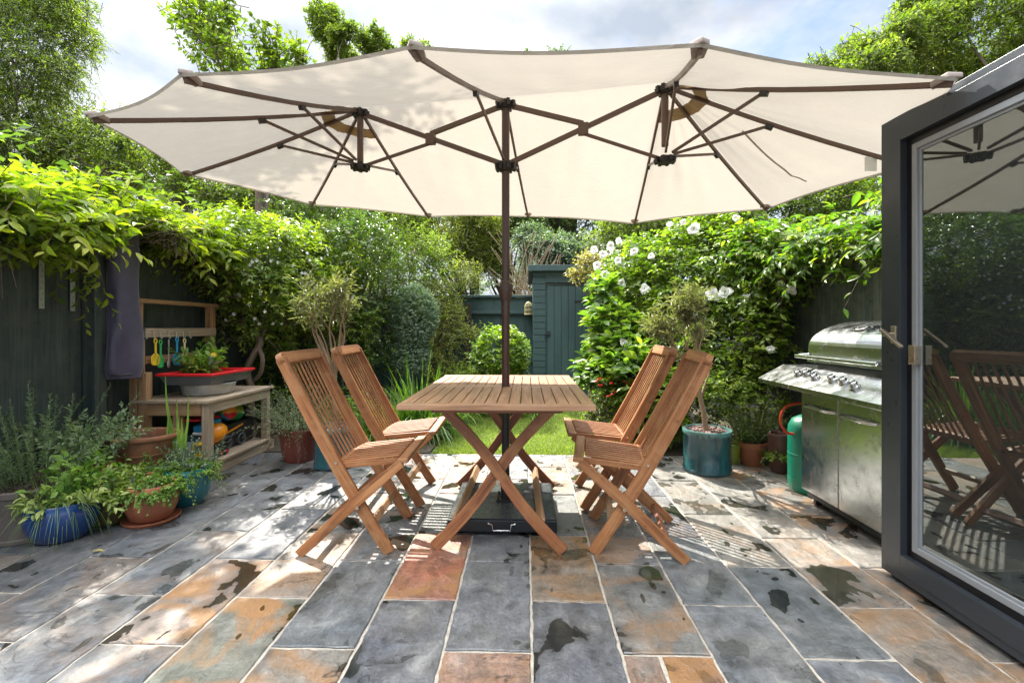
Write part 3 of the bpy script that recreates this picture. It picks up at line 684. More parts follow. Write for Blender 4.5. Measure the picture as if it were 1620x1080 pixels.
for H, Lw in ((HL, LL), (HR, LR)):
    MB().tube([H-Vector((0, 0, .03)), Lw+Vector((0, 0, .05 if H is HR else .0))], .02, 14).build('short_post', M['brown_metal'], t)
for H, Lw, px, py, D in ((HL, LL, 679, 210, 2.89), (HR, LR, 929, 192, 2.73)):
    u = (H-HC); J = HC+(u*.47); 
    long0 = H-Vector((0, 0, .03)); long1 = LC-Vector((0, 0, .02)); f = .50; J = long0.lerp(long1, f)
    MB().bar(long0, long1, .020, .028).build('main_arm', M['brown_metal'], t, .002)
    MB().bar(HC-Vector((0, 0, .03)), J+Vector((0, 0, .028)), .020, .028).build('top_arm', M['brown_metal'], t, .002)
    MB().bar(J-Vector((0, 0, .03)), Lw-Vector((0, 0, .03)), .014, .018).build('brace', M['brown_metal'], t, .002)
    ax = (H-HC); ax.z = 0; ax.normalize()
    MB().bar(J-ax*.03-Vector((0, 0, .004)), J+ax*.03-Vector((0, 0, .004)), .034, .07).build('joint', M['brown_metal'], t, .004)
# vents: ochre trim bands round the hubs under the canopy
M['trim'] = wood('trim_band', (.38, .25, .10), (.46, .32, .15), (.54, .38, .2), .8)
for H, keys in ((HL, ['LF', 'LFL', 'LL', 'LBL', 'LB']), (HR, ['RF', 'RFR', 'RR', 'RBR', 'RB'])):
    m = MB(); ks = [keys[0]]+keys[1:]
    for a, b in zip(ks[:-1], ks[1:]):
        vs = []
        for jj in range(9):
            for u in (.135, .20):
                q = cpt(H, H, tips[a], tips[b], u, jj/8); q.z -= .008; vs.append(q)
        m.add(vs, [(2*i, 2*i+1, 2*i+3, 2*i+2) for i in range(8)], vs)
    m.build('vent_band', M['trim'], t)
# pole, crank, tie strap, care tag
MB().tube([(PX_, PY_, .66), (PX_, PY_, HC.z)], .0235, 24).build('pole', M['pole_brown'], t, smooth=True)
MB().tube([(PX_, PY_, .10), (PX_, PY_, .67)], .0235, 24).build('lower_pole', M['black_metal'], t, smooth=True)
cz_ = at_D(800, 460, 2.8).z
ck = MB().lathe((PX_, PY_, cz_), [(.0, -.065), (.026, -.065), (.029, -.05), (.037, -.035), (.038, .03), (.033, .05), (.026, .06), (0, .06)], 28).build('crank_housing', M['pole_brown'], t, smooth=True)
MB().tube([(PX_, PY_, cz_-.15), (PX_, PY_, cz_-.065)], .0255, 20).build('collar', M['pole_brown'], t, smooth=True)
H = HR; a = cpt(HR, HR, tips['RR'], tips['RBR'], .40, .28); b = cpt(HR, HR, tips['RR'], tips['RBR'], .88, .50)
pts = [a.lerp(b, q/8)-Vector((0, 0, .015+.035*math.sin(math.pi*q/8)+(.012 if q == 6 else 0))) for q in range(9)]
MB().path(pts, .022, .002, (.7, .5, .3)).build('tie_strap', M['canvas'], t)
a = rib_pt(HR, tips['RR'], .83); MB().box(a.x-.03, a.x+.03, a.y-.003, a.y+.0, a.z-.085, a.z-.012, 'z').build('care_tag', M['pl_white'], t)
# base with granite-black plates, socket, pull handle
bc = wp(-.045, 2.80); b = MB(); b.box(bc.x-.295, bc.x+.295, bc.y-.30, bc.y+.30, .022, .088)
bs = b.build('base', M['black_metal'], t, .006)
b = MB(); b.box(bc.x-.285, bc.x+.285, bc.y-.29, bc.y+.29, .0885, .094); b.build('cover_plate', metal('cover_plate', (.045, .052, .055), .25, 0, dirt=.2), bs, .003)
h = MB(); fy = bc.y-.30; h.tube([(bc.x-.07, fy, .075), (bc.x-.07, fy-.02, .075), (bc.x-.05, fy-.024, .075), (bc.x-.045, fy-.03, .045), (bc.x+.045, fy-.03, .045), (bc.x+.05, fy-.024, .075), (bc.x+.07, fy-.02, .075), (bc.x+.07, fy, .075)], .0045, 8)
h.build('pull_handle', M['chrome'], bs, smooth=True)
sk = MB().box(PX_-.055, PX_+.055, PY_-.055, PY_+.055, .0945, .104); sk.tube([(PX_, PY_, .1), (PX_, PY_, .22)], .030, 20)
for sx_ in (-1, 1):
    for sy_ in (-1, 1): sk.tube([(PX_+sx_*.042, PY_+sy_*.042, .1), (PX_+sx_*.042, PY_+sy_*.042, .125)], .006, 8)
sk.build('socket', M['hub'], bs, .002)
for sx_ in (-1, 1):
    for sy_ in (-1, 1): MB().tube([(bc.x+sx_*.24-.012, bc.y+sy_*.24, .013), (bc.x+sx_*.24+.012, bc.y+sy_*.24, .013)], .0125, 12).build('castor', M['black_metal'], bs)
# ================================================================ BARBECUE
BY0, BY1 = 2.30, 3.10
t = thing('gas_barbecue', 'stainless steel gas barbecue with curved hood, six knobs and two cupboard doors', 'barbecue', (2.05, 2.7, 0))
c = MB(); c.box(1.80, 2.26, BY0+.03, BY1-.02, .07, .72, 'z'); c.build('cabinet', M['black_metal'], t, .004)
c = MB(); c.box(1.80, 2.26, BY1-.019, BY1-.004, .07, .72, 'z'); c.build('side_panel', M['steel_dull'], t, .003)
ys = 2.715
for a, b, s in ((BY0+.05, ys-.003, 1), (ys+.003, BY1-.03, -1)):
    d = MB().box(1.776, 1.798, a, b, .085, .705, 'z').build('door', M['steel'], t, .004)
    y0 = (b-.02) if s > 0 else (a+.02); y1 = (a+.07) if s > 0 else (b-.03); pts = []
    for k in range(9):
        f = k/8; pts.append((1.776-.035*min(1, math.sin(math.pi*f)*2.2), y0+(y1-y0)*f, .625-.0*f))
    MB().tube(pts, .0085, 12).build('handle', M['chrome'], d, smooth=True)
c = MB(); c.box(1.80, 2.24, BY0+.05, BY1-.05, .045, .07); c.build('plinth', M['black_metal'], t, .003)
for x in (1.84, 2.2):
    for y in (BY0+.08, BY1-.1): MB().tube([(x, y-.012, .024), (x, y+.012, .024)], .024, 16).build('castor', M['black_metal'], t)
# slanted control panel, flush side shelves
SH0, SH1 = 3.125, 3.44
p = MB(); p.prism([(1.68, .722), (1.68, .752), (1.86, .850), (1.88, .850), (1.88, .80), (1.80, .722)], 'y', BY0+.055, SH0-.08)
pan = p.build('control_panel', M['steel'], t, .003)
p = MB(); p.prism([(1.68, .722), (1.68, .752), (1.86, .850), (2.26, .850), (2.26, .835), (1.88, .835), (1.70, .735), (1.70, .722)], 'y', SH0-.077, SH1)
p.build('side_shelf', M['steel'], t, .003)
p = MB(); p.prism([(1.68, .722), (1.68, .752), (1.86, .850), (2.26, .850), (2.26, .835), (1.88, .835), (1.70, .735), (1.70, .722)], 'y', BY0-.28, BY0+.052)
p.build('side_shelf', M['steel'], t, .003)
nx = Vector((-(.85-.752), 0, .18)).normalized()   # panel normal
for px, py in ((1264, 589), (1277, 589), (1290, 595), (1318, 598), (1336, 602), (1353, 609)):
    # point on the panel plane below that knob
    r = ray(px, py+4); q = Vector((1.77, 0, .801)); k = (q-ORG).dot(nx)/r.dot(nx); pt = ORG+r*k
    kb = MB().tube([pt+nx*.0005, pt+nx*.006], .029, 22).build('knob_bezel', M['chrome'], t)
    MB().tube([pt+nx*.006, pt+nx*.024, pt+nx*.034], [.0195, .021, .018], 22).build('knob', M['chrome'], kb, .002, True)
    e = nx.cross(Vector((0, 1, 0))).normalized(); MB().bar(pt+nx*.036-e*.017, pt+nx*.036+e*.017, .007, .006, nx).build('grip', M['black_metal'], kb, .001)
# firebox gap and hood
MB().box(1.885, 2.26, BY0+.06, BY1-.02, .80, .885).build('firebox', M['black_metal'], t, .004)
HY0, HY1 = BY0+.075, BY1+.055
prof = [(1.862, .893), (1.868, .985)]+[(1.868+.40*math.sin(R(a))*1.0, .985+.175*(1-math.cos(R(a)))/1.0 if False else .985+.175*math.sin(R(a*1.0))**1) for a in ()]
for k in range(1, 15): a = math.pi/2*k/14; prof.append((1.868+.36*(1-math.cos(a)), .985+.172*math.sin(a)))
prof += [(2.28, 1.14), (2.31, 1.05), (2.31, .893)]
h = MB(); h.prism([(x, z) for x, z in prof], 'y', HY0, HY1); hood = h.build('hood', M['steel'], t, .004)
MB().tube([(1.862, HY0+.09, .935), (1.80, HY0+.05, .93), (1.79, HY0+.06, .93), (1.79, HY1-.0, .93), (1.80, HY1+.005, .93), (1.862, HY1-.02, .935)], .013, 16).build('handle', M['chrome'], hood, smooth=True)
# raised oval badge with ring and figure
def hpt(a, y, lift=.0):
    x = 1.868+.36*(1-math.cos(a)); z = .985+.172*math.sin(a); n = Vector((-math.cos(a)/.36, 0, math.sin(a)/.172)).normalized()
    return Vector((x, y, z))+n*lift
bc_ = []
em = MB(); cyb = 2.77; ca = .80
def el(cy_, ca_, ry, ra, n=26, lift=.006, a0=0, a1=2*math.pi): return [hpt(ca_+ra*math.sin(a0+(a1-a0)*k/n), cy_+ry*math.cos(a0+(a1-a0)*k/n), lift) for k in range(n+1)]
em.tube(el(cyb+.045, ca, .052, .115), .0045, 6); em.build('badge_ring', M['black_metal'], hood)
e3 = MB(); e3.tube(el(cyb+.045, ca, .036, .08), .003, 6); e3.build('badge_letter', M['steel_dull'], hood)
e3 = MB(); cc = cyb-.045
three = [(.028, .085), (-.002, .10), (-.026, .07), (-.006, .01), (-.028, -.05), (-.004, -.095), (.026, -.085)]
e3.tube([hpt(ca+b, cc+a, .008) for a, b in three], .005, 6); e3.build('badge_figure', M['black_metal'], hood)

# gas bottle
gp = (1.945, 3.27, 0)
t = thing('gas_bottle', 'green propane gas bottle with orange hose behind the left end of the barbecue', 'gas bottle', gp)
b = MB().lathe(gp, [(0, .03), (.10, .03), (.128, .07), (.13, .10), (.13, .40), (.127, .44), (.105, .485), (.06, .51), (.03, .515), (0, .515)], 36); b.build('cylinder', M['gas_green'], t, smooth=True)
f = MB(); f.lathe(gp, [(.118, .0), (.122, .0), (.131, .02), (.131, .085), (.1275, .085), (.118, .02), (.118, 0)], 36); f.build('foot_ring', M['gas_green'], t, smooth=True)
MB().lathe(gp, [(.131, .245), (.1325, .248), (.1325, .254), (.131, .257)], 36).build('weld_seam', M['gas_green'], t)
v = MB().lathe((gp[0], gp[1], .512), [(0, 0), (.02, 0), (.02, .03), (.012, .035), (.012, .06), (.022, .06), (.022, .075), (0, .075)], 16); v.build('valve', M['nickel'], t)
def crv(pts, n=8):
    P = [Vector(p) for p in pts]; out = []
    for i in range(len(P)-1):
        p0, p1, p2, p3 = P[max(i-1, 0)], P[i], P[i+1], P[min(i+2, len(P)-1)]
        for k in range(n):
            q = k/n; out.append(.5*((2*p1)+(-p0+p2)*q+(2*p0-5*p1+4*p2-p3)*q*q+(-p0+3*p1-3*p2+p3)*q**3))
    return out+[P[-1]]
hp = [(1.945, 3.27, .565), (1.90, 3.24, .60), at_Y(1250, 640, 3.24), at_Y(1238, 650, 3.24), at_Y(1235, 668, 3.24), at_Y(1243, 682, 3.24), at_Y(1256, 686, 3.24), (1.96, 3.2, .42), (2.0, 3.14, .7), (2.05, 3.12, .78)]
MB().tube(crv(hp), .009, 12).build('hose', M['orange_hose'], t, smooth=True)

# ================================================================ FOLIAGE TOOLS
def shoots(rg, O, D, nl, Ls, droop, ll, lw, spread=.9, tip=0.35, up=.25, grav=.15, jit=.35, alt='alt', s0=.12):
    """leaves along n curved shoots -> arrays pos, dir, nor, len, wid, rnd ; O,D (n,3)"""
    n = len(O); s = (np.arange(nl)+.5)/nl; s = s0+(1-s0)*s; s = s[None, :]+rg.uniform(-.4, .4, (n, nl))/nl
    Lc = Ls[:, None]*s
    Pp = O[:, None]+D[:, None]*Lc[..., None]+np.array([0, 0, -1.])*(droop*Ls[:, None]*s**2)[..., None]
    T = nrm(D[:, None]+np.array([0, 0, -2.])*(droop*s)[..., None])
    U = np.array([0, 0, 1.])+rg.normal(0, .25, (n, nl, 3)); S = nrm(np.cross(T, U)); sg = np.where(np.arange(nl) % 2 == 0, 1, -1)[None, :, None]
    ang = rg.uniform(0, 2*np.pi, (n, nl, 1)) if alt == 'spiral' else None
    B = nrm(np.cross(S, T))
    lat = S*sg if ang is None else S*np.cos(ang)+B*np.sin(ang)
    d = nrm(lat*spread+T*(tip+.9*s[..., None]**3)+rg.normal(0, jit, (n, nl, 3))*.6+np.array([0, 0, -grav]))
    nn = nrm(np.array([0, 0, up])+D[:, None]*.5+rg.normal(0, jit, (n, nl, 3))+B*.5)
    nn = nrm(nn-d*np.sum(nn*d, -1, keepdims=True))
    sz = rg.uniform(.65, 1.15, (n, nl))*np.clip(1.2-.5*s, .5, 1.1)
    base = rg.random((n, 1)); rnd = np.clip(.55*base+.45*rg.random((n, nl))+.12*(s-.5), 0, 1)
    f = lambda a: a.reshape(-1, a.shape[-1])
    return f(Pp), f(d), f(nn), (sz*ll).ravel(), (sz*lw).ravel(), rnd.ravel()
def leaves(name, arr, mt, parent, tmpl='mid'):
    Pp, d, nn, L_, W2, rnd = arr; s = np.cross(d, nn)
    if tmpl == 'far': t_ = np.array([[0, 0, 0], [.5, .45, .10], [0, 1, -.05], [-.5, .45, .10]]); fc = np.array([[0, 1, 2], [0, 2, 3]])
    elif tmpl == 'mid': t_ = np.array([[0, 0, 0], [.5, .38, .10], [.33, .72, .04], [0, 1, -.14], [-.33, .72, .04], [-.5, .38, .10], [0, .5, -.04]]); fc = np.array([[0, 1, 6], [1, 2, 6], [2, 3, 6], [3, 4, 6], [4, 5, 6], [5, 0, 6]])
    else: t_ = np.array([[0, 0, 0], [.34, .18, .06], [.5, .42, .09], [.4, .68, .04], [.17, .88, -.06], [0, 1, -.14], [-.17, .88, -.06], [-.4, .68, .04], [-.5, .42, .09], [-.34, .18, .06], [0, .3, -.0], [0, .65, -.03]]); fc = np.array([[0, 1, 10], [1, 2, 10], [2, 3, 11], [2, 11, 10], [3, 4, 11], [4, 5, 11], [5, 6, 11], [6, 7, 11], [7, 8, 11], [8, 10, 11], [8, 9, 10], [9, 0, 10]])
    k = len(t_); V = Pp[:, None]+s[:, None]*(t_[None, :, 0:1]*W2[:, None, None])+d[:, None]*(t_[None, :, 1:2]*L_[:, None, None])+nn[:, None]*(t_[None, :, 2:3]*L_[:, None, None])
    T = (np.arange(len(Pp))*k)[:, None, None]+fc[None]
    return npmesh(name, V.reshape(-1, 3), T.reshape(-1, 3), np.repeat(rnd, k), mt, parent)
def stems(name, O, D, Ls, droop, r, mt, parent, seg=4):
    n = len(O); s = np.linspace(0, 1, seg+1)[None, :, None]; Pp = O[:, None]+D[:, None]*Ls[:, None, None]*s+np.array([0, 0, -1.])*(droop*Ls)[:, None, None]*s**2
    T = nrm(D); S = nrm(np.cross(T, [0.1, .2, 1.])); B = np.cross(S, T); rr = r*(1.1-.75*s)
    ring = [Pp+(S*math.cos(a)+B*math.sin(a))[:, None]*rr for a in (0, 2.09, 4.19)]
    V = np.stack(ring, 2).reshape(-1, 3); i = (np.arange(n)*3*(seg+1))[:, None, None]+(np.arange(seg)*3)[None, :, None]; k = np.arange(3)[None, None]; k2 = (k+1) % 3
    T4 = np.stack([i+k, i+k2, i+k2+3, i+k+3], -1).reshape(-1, 4); return npmesh(name, V, T4, np.full(len(V), .5), mt, parent)
def sample(rg, blobs, n, depth=(.6, 1.05), rej=.75, low=-.9):
    b = np.array(blobs, float); w = (b[:, 3]*b[:, 4]+b[:, 4]*b[:, 5]+b[:, 3]*b[:, 5]); w /= w.sum(); out = []; nr = []
    tot = 0
    for _ in range(6):
        m = int((n-tot)*1.6)+30; i = rg.choice(len(b), m, p=w); u = nrm(rg.normal(0, 1, (m, 3))); q = rg.uniform(*depth, m)[:, None]
        p = b[i, :3]+u*b[i, 3:6]*q; nn = nrm(u/b[i, 3:6]); ok = u[:, 2] > low
        for j in range(len(b)):
            e = ((p-b[j, :3])/(b[j, 3:6]*rej)); ok &= ((e*e).sum(1) > 1) | (i == j)
        out.append(p[ok]); nr.append(nn[ok]); tot += ok.sum()
        if tot >= n: break
    return np.concatenate(out)[:n], np.concatenate(nr)[:n]
def lump(rg, blobs, n, sc=.38, keep=True):
    out = list(blobs) if keep else []
    p, _ = sample(rg, blobs, n, (.75, 1.0), .8); md = np.mean([min(b[3:6]) for b in blobs])
    for q in p: r = md*sc*rg.uniform(.7, 1.4); out.append((*q, r*rg.uniform(.9, 1.3), r*rg.uniform(.9, 1.3), r*rg.uniform(.75, 1.05)))
    return out
def foliage(name, parent, blobs, n, mt, ll, lw, nl=8, L_=.25, droop=.3, upb=.3, rnds=.5, tmpl='mid', seed=1, zmin=0.02, lumps=0, lsc=.38, stemm=None, out=.8, spread=.9, clip=None, grav=.15, alt='alt', depth=(.6, 1.05), jit=.35, stem_r=.003, low=-.9, rej=.75):
    rg = np.random.default_rng(seed); bl = lump(rg, blobs, lumps, lsc) if lumps else blobs
    O, Nn = sample(rg, bl, n, depth, rej, low)
    D = nrm(Nn*out+np.array([0, 0, upb])+rg.normal(0, rnds, (len(O), 3))); Ls = L_*rg.uniform(.6, 1.3, len(O)); dr = droop*rg.uniform(.4, 1.5, len(O)); O = O-D*(Ls*.6)[:, None]
    ok = O[:, 2] > zmin
    if clip is not None: ok &= clip(O+D*Ls[:, None])
    O, D, Ls, dr = O[ok], D[ok], Ls[ok], dr[ok]
    a = shoots(rg, O, D, nl, Ls, dr[:, None], ll, lw, spread=spread, grav=grav, alt=alt, jit=jit)
    if clip is not None or zmin is not None:
        k = a[0][:, 2] > zmin
        if clip is not None: k &= clip(a[0])
        a = tuple(x[k] for x in a)
    o = leaves(name, a, mt, parent, tmpl)
    if stemm is not None: stems('stems', O, D, Ls, dr, stem_r, stemm, parent)
    return o
def branchy(name, mt, parent, base, top, r0, targets, r1=.012, bend=.15, seed=0, n=9):
    rd = random.Random(seed); m = MB(); base = Vector(base); top = Vector(top)
    pts = [base.lerp(top, k/6)+Vector((rd.uniform(-1, 1), rd.uniform(-1, 1), 0))*r0*.5*(k > 0) for k in range(7)]
    tr = m.tube(pts, [r0*(1.25 if k == 0 else 1-.28*k/6) for k in range(7)], n).build(name, mt, parent, smooth=True)
    if targets:
        l = MB()
        for tg in targets:
            tg = Vector(tg); f = rd.uniform(.55, 1.0); s = base.lerp(top, f); L_ = (tg-s).length
            mid = s.lerp(tg, .5)+Vector((rd.uniform(-1, 1), rd.uniform(-1, 1), rd.uniform(-.3, 1)))*L_*bend; q2 = s.lerp(tg, .78)+Vector((rd.uniform(-1, 1), rd.uniform(-1, 1), rd.uniform(-.3, .6)))*L_*bend*.6
            rr = r0*rd.uniform(.35, .55); l.tube(crv([s, s.lerp(mid, .5)+Vector((0, 0, -L_*.03)), mid, q2, tg], 4), [rr*(1-k/16.5)**1.3+r1*.25 for k in range(17)], 6)
        l.build('limbs', mt, parent, smooth=True)
    return tr
def leafs(nm, *a, **k): M[nm] = leafm(nm, *a, **k)
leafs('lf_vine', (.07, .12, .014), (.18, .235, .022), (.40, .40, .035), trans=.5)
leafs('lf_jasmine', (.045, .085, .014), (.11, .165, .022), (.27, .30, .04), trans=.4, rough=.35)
leafs('lf_dark', (.03, .065, .018), (.065, .115, .026), (.15, .20, .042), trans=.3, rough=.3)
leafs('lf_mid', (.055, .10, .015), (.13, .185, .026), (.25, .29, .042), trans=.45)
leafs('lf_yellow', (.09, .12, .02), (.19, .22, .045), (.36, .34, .10), trans=.45)
leafs('lf_olive', (.10, .115, .06), (.19, .20, .105), (.34, .33, .19), trans=.25)
leafs('lf_silver', (.12, .16, .10), (.21, .26, .17), (.36, .41, .29), trans=.2, rough=.6)
leafs('lf_grey', (.08, .13, .085), (.16, .22, .145), (.28, .35, .24), trans=.2, rough=.55)
leafs('lf_hyd', (.04, .09, .015), (.10, .17, .03), (.27, .33, .06), trans=.45, rough=.35)
leafs('lf_rose', (.045, .09, .012), (.105, .165, .021), (.26, .32, .035), trans=.42, rough=.33)
leafs('lf_wist', (.04, .09, .012), (.09, .16, .02), (.26, .30, .03), trans=.5, rough=.35)
leafs('lf_tree', (.06, .10, .018), (.13, .175, .03), (.25, .28, .055), trans=.45)
leafs('lf_treedark', (.045, .08, .024), (.085, .13, .036), (.16, .205, .052), trans=.4)
leafs('lf_rust', (.16, .13, .05), (.28, .24, .09), (.42, .34, .15), trans=.35)
leafs('lf_rosem', (.08, .13, .06), (.15, .22, .10), (.27, .35, .18), trans=.15, rough=.5)
leafs('lf_sage', (.12, .17, .10), (.21, .28, .165), (.34, .42, .26), trans=.25, rough=.7)
leafs('lf_mint', (.07, .15, .025), (.15, .26, .045), (.28, .40, .10), trans=.35)
leafs('lf_varieg', (.14, .20, .05), (.30, .36, .10), (.52, .55, .24), trans=.3)
leafs('lf_strap', (.04, .095, .018), (.085, .16, .027), (.21, .29, .06), trans=.35, rough=.35)
leafs('lf_chive', (.06, .13, .05), (.12, .21, .07), (.22, .31, .11), trans=.25, rough=.4)
leafs('lf_dry', (.10, .07, .04), (.2, .15, .08), (.32, .25, .15), trans=.2, rough=.8)
leafs('lf_twig', (.05, .035, .02), (.10, .07, .045), (.2, .15, .1), trans=.0, rough=.8)
leafs('petal_white', (.74, .74, .70), (.84, .84, .81), (.9, .9, .88), trans=.3, rough=.6, tm=(1, .98, .92))
leafs('petal_red', (.5, .02, .03), (.65, .04, .06), (.7, .15, .16), trans=.3, rough=.5, tm=(1, .6, .6))
leafs('petal_yellow', (.6, .35, .02), (.75, .5, .03), (.8, .6, .1), trans=.3, rough=.5)

# ================================================================ POTS AND POTTED PLANTS
def pot_mesh(c, r, h, kind='bowl', wall=.014):
    m = MB()
    if kind == 'bowl': pr = [(0, 0), (r*.62, 0), (r*.74, h*.06), (r*.93, h*.35), (r*1.0, h*.62), (r*.97, h*.86), (r*.93, h*.97), (r*.91, h), (r*.91-wall, h), (r*.90-wall, h*.8), (0, h*.78)]
    elif kind == 'cyl': pr = [(0, 0), (r*.97, 0), (r*1.0, h*.02), (r*1.0, h*.085), (r*.965, h*.11), (r*.955, h*.5), (r*.965, h*.86), (r*1.0, h*.89), (r*1.0, h*.985), (r*.98, h), (r-wall*1.6, h), (r-wall*1.6, h*.86), (0, h*.86)]
    elif kind == 'rim': pr = [(0, 0), (r*.68, 0), (r*.70, h*.03), (r*.88, h*.74), (r*.89, h*.755), (r*.98, h*.76), (r*1.0, h*.99), (r*.98, h), (r-wall*1.3, h), (r*.86, h*.82), (0, h*.82)]
    else: pr = [(0, 0), (r*.72, 0), (r*.76, h*.04), (r*.88, h*.4), (r*.96, h*.85), (r*1.0, h*.93), (r*1.0, h*.99), (r*.98, h), (r-wall, h), (r*.9-wall, h*.84), (0, h*.84)]
    return m.lathe(c, pr, 44, wob=.004)
def soil(c, r, z, parent, mt='soil'):
    rd = random.Random(int(c[0]*1000)); m = MB(); m.lathe((c[0], c[1], z-.02), [(0, .0), (r, .0), (r, .016), (r*.7, .024), (r*.3, .03), (0, .032)], 26, wob=.02)
    if mt == 'bark_chip':
        for k in range(160):
            a = rd.uniform(0, 6.28); q = r*math.sqrt(rd.random())*.95; p = Vector((c[0]+q*math.cos(a), c[1]+q*math.sin(a), z+.008+rd.uniform(0, .012))); d = Vector((rd.uniform(-1, 1), rd.uniform(-1, 1), rd.uniform(-.5, .5)))*.016
            m.bar(p-d, p+d, .014, .007)
    m.build('soil', M[mt], parent)
def bush(parent, c, r, n, mt, ll, lw, nl, L_, droop=.3, tilt=.6, tmpl='mid', seed=1, alt='spiral', spread=.9, stemm='lf_twig', z=0, name='foliage', grav=.1, jit=.35, s0=.12, sr=.0022, tipf=.35):
    rg = np.random.default_rng(seed); a = rg.uniform(0, 2*np.pi, n); q = r*np.sqrt(rg.random(n))
    O = np.stack([c[0]+q*np.cos(a), c[1]+q*np.sin(a), np.full(n, c[2]+z)], 1); t1 = tilt*(q/r)**.7*rg.uniform(.5, 1.3, n)
    D = nrm(np.stack([np.cos(a)*t1, np.sin(a)*t1, np.ones(n)*.9], 1)+rg.normal(0, .13, (n, 3))); Ls = L_*rg.uniform(.55, 1.1, n); dr = droop*rg.uniform(.3, 1.3, n)*(.3+t1)
    leaves(name, shoots(rg, O, D, nl, Ls, dr[:, None], ll, lw, spread=spread, alt=alt, grav=grav, jit=jit, s0=s0, tip=tipf), M[mt], parent, tmpl)
    if stemm: stems('stems', O, D, Ls, dr, sr, M[stemm], parent)
def blades(parent, c, r, n, mt, L_, w, tilt=.8, droop=.6, seed=1, name='leaves', segs=7, z=0):
    rg = np.random.default_rng(seed); a = rg.uniform(0, 2*np.pi, n); q = r*np.sqrt(rg.random(n)); O = np.stack([c[0]+q*np.cos(a), c[1]+q*np.sin(a), np.full(n, c[2]+z)], 1)
    a2 = a+rg.normal(0, .5, n); tl = tilt*rg.uniform(.1, 1.2, n); D = nrm(np.stack([np.cos(a2)*tl, np.sin(a2)*tl, np.ones(n)], 1))
    return ribbons(name, O, D, L_*rg.uniform(.5, 1.15, n), w*rg.uniform(.7, 1.2, n), droop*rg.uniform(.3, 1.4, n)*(.3+tl), segs, M[mt], parent, rg.random(n), rg=rg)
PG = 'potted plants on the left of the patio'
# taupe planter with rosemary
c = (-2.72, 2.52, 0); t = thing('potted_rosemary', 'tall rosemary in a wide taupe planter at the left edge of the patio', 'potted plant', c, PG)
pot_mesh(c, .235, .27, 'cyl').build('pot', M['taupe'], t, smooth=True); soil(c, .21, .245, t)
bush(t, (-2.76, 2.56, .24), .17, 62, 'lf_rosem', .026, .0042, 80, .60, droop=.25, tilt=.55, tmpl='far', seed=3, spread=1.1, stemm='lf_rosem', jit=.3, grav=-.1)
bush(t, (-2.72, 2.5, .24), .15, 50, 'lf_twig', .03, .005, 24, .2, droop=.8, tilt=1.5, tmpl='far', seed=4, name='dry_stems')
# sage behind
c = (-2.74, 2.86, 0); t = thing('potted_sage', 'grey green sage bush between the rosemary and the terracotta basin', 'potted plant', c, PG)
pot_mesh(c, .16, .28, 'flare').build('pot', M['terracotta_old'], t, smooth=True); soil(c, .13, .24, t)
bush(t, (c[0], c[1], .24), .12, 75, 'lf_sage', .055, .023, 16, .42, droop=.3, tilt=.6, seed=7, tmpl='mid', alt='spiral')
# blue bowl with chives
c = (at_D(100, 800, 2.5).x, at_D(100, 800, 2.5).y, 0); t = thing('potted_chives', 'round blue glazed bowl with grassy chives hanging over its rim', 'potted plant', c, PG)
pot_mesh(c, .16, .20, 'bowl').build('pot', M['blue_glaze'], t, smooth=True); soil(c, .13, .17, t)
blades(t, (c[0], c[1], .17), .10, 300, 'lf_chive', .34, .0042, 1.0, 1.15, seed=4, segs=9)
bush(t, (c[0]+.05, c[1]+.03, .17), .13, 60, 'lf_varieg', .058, .021, 12, .20, droop=.6, tilt=1.0, seed=8, tmpl='near', name='variegated_leaves')
bush(t, (c[0]+.0, c[1]+.10, .19), .10, 34, 'lf_mint', .06, .034, 9, .26, droop=.35, tilt=.7, seed=9, tmpl='near', name='mint_leaves')
# ochre pot
c = (at_D(172, 800, 2.72).x, at_D(172, 800, 2.72).y, 0); t = thing('potted_sage', 'small ochre pot of variegated sage between the blue bowl and the terracotta bowl', 'potted plant', c, PG)
pot_mesh(c, .125, .17, 'flare').build('pot', M['ochre_pot'], t, smooth=True); soil(c, .1, .15, t)
bush(t, (c[0], c[1], .14), .11, 95, 'lf_varieg', .045, .018, 14, .2, droop=.6, tilt=1.0, seed=12, tmpl='mid')
blades(t, (c[0]-.03, c[1]-.03, .15), .06, 110, 'lf_chive', .26, .0035, 1.3, 1.4, seed=5, segs=8, name='grass_leaves')
# herb mass behind (on low pots)
c = (-2.42, 2.93, 0); t = thing('potted_mint', 'bushy bright green mint filling the gap in front of the terracotta basin', 'potted plant', c, PG)
pot_mesh(c, .15, .22, 'flare').build('pot', M['terracotta'], t, smooth=True); soil(c, .12, .19, t)
bush(t, (c[0], c[1], .16), .17, 190, 'lf_mint', .026, .019, 16, .19, droop=.6, tilt=1.0, seed=14)
# terracotta bowl and saucer
c = (at_D(240, 800, 2.72).x, at_D(240, 800, 2.72).y, 0); t = thing('potted_oregano', 'rounded terracotta bowl on a saucer, covered with small round green leaves', 'potted plant', c, PG)
q = MB().lathe(c, [(0, .001), (.13, .001), (.142, .018), (.138, .02), (.125, .010), (0, .010)], 40); q.build('saucer', M['terracotta'], t, smooth=True)
pot_mesh((c[0], c[1], .011), .135, .20, 'bowl').build('pot', M['terracotta'], t, smooth=True); soil(c, .11, .19, t)
bush(t, (c[0], c[1], .17), .125, 240, 'lf_mint', .021, .018, 14, .13, droop=.8, tilt=1.15, seed=16, grav=.2)
MB().box(c[0]-.07, c[0]-.055, c[1]-.06, c[1]-.058, .18, .27, 'z').build('plant_label', M['pl_grey'], t)
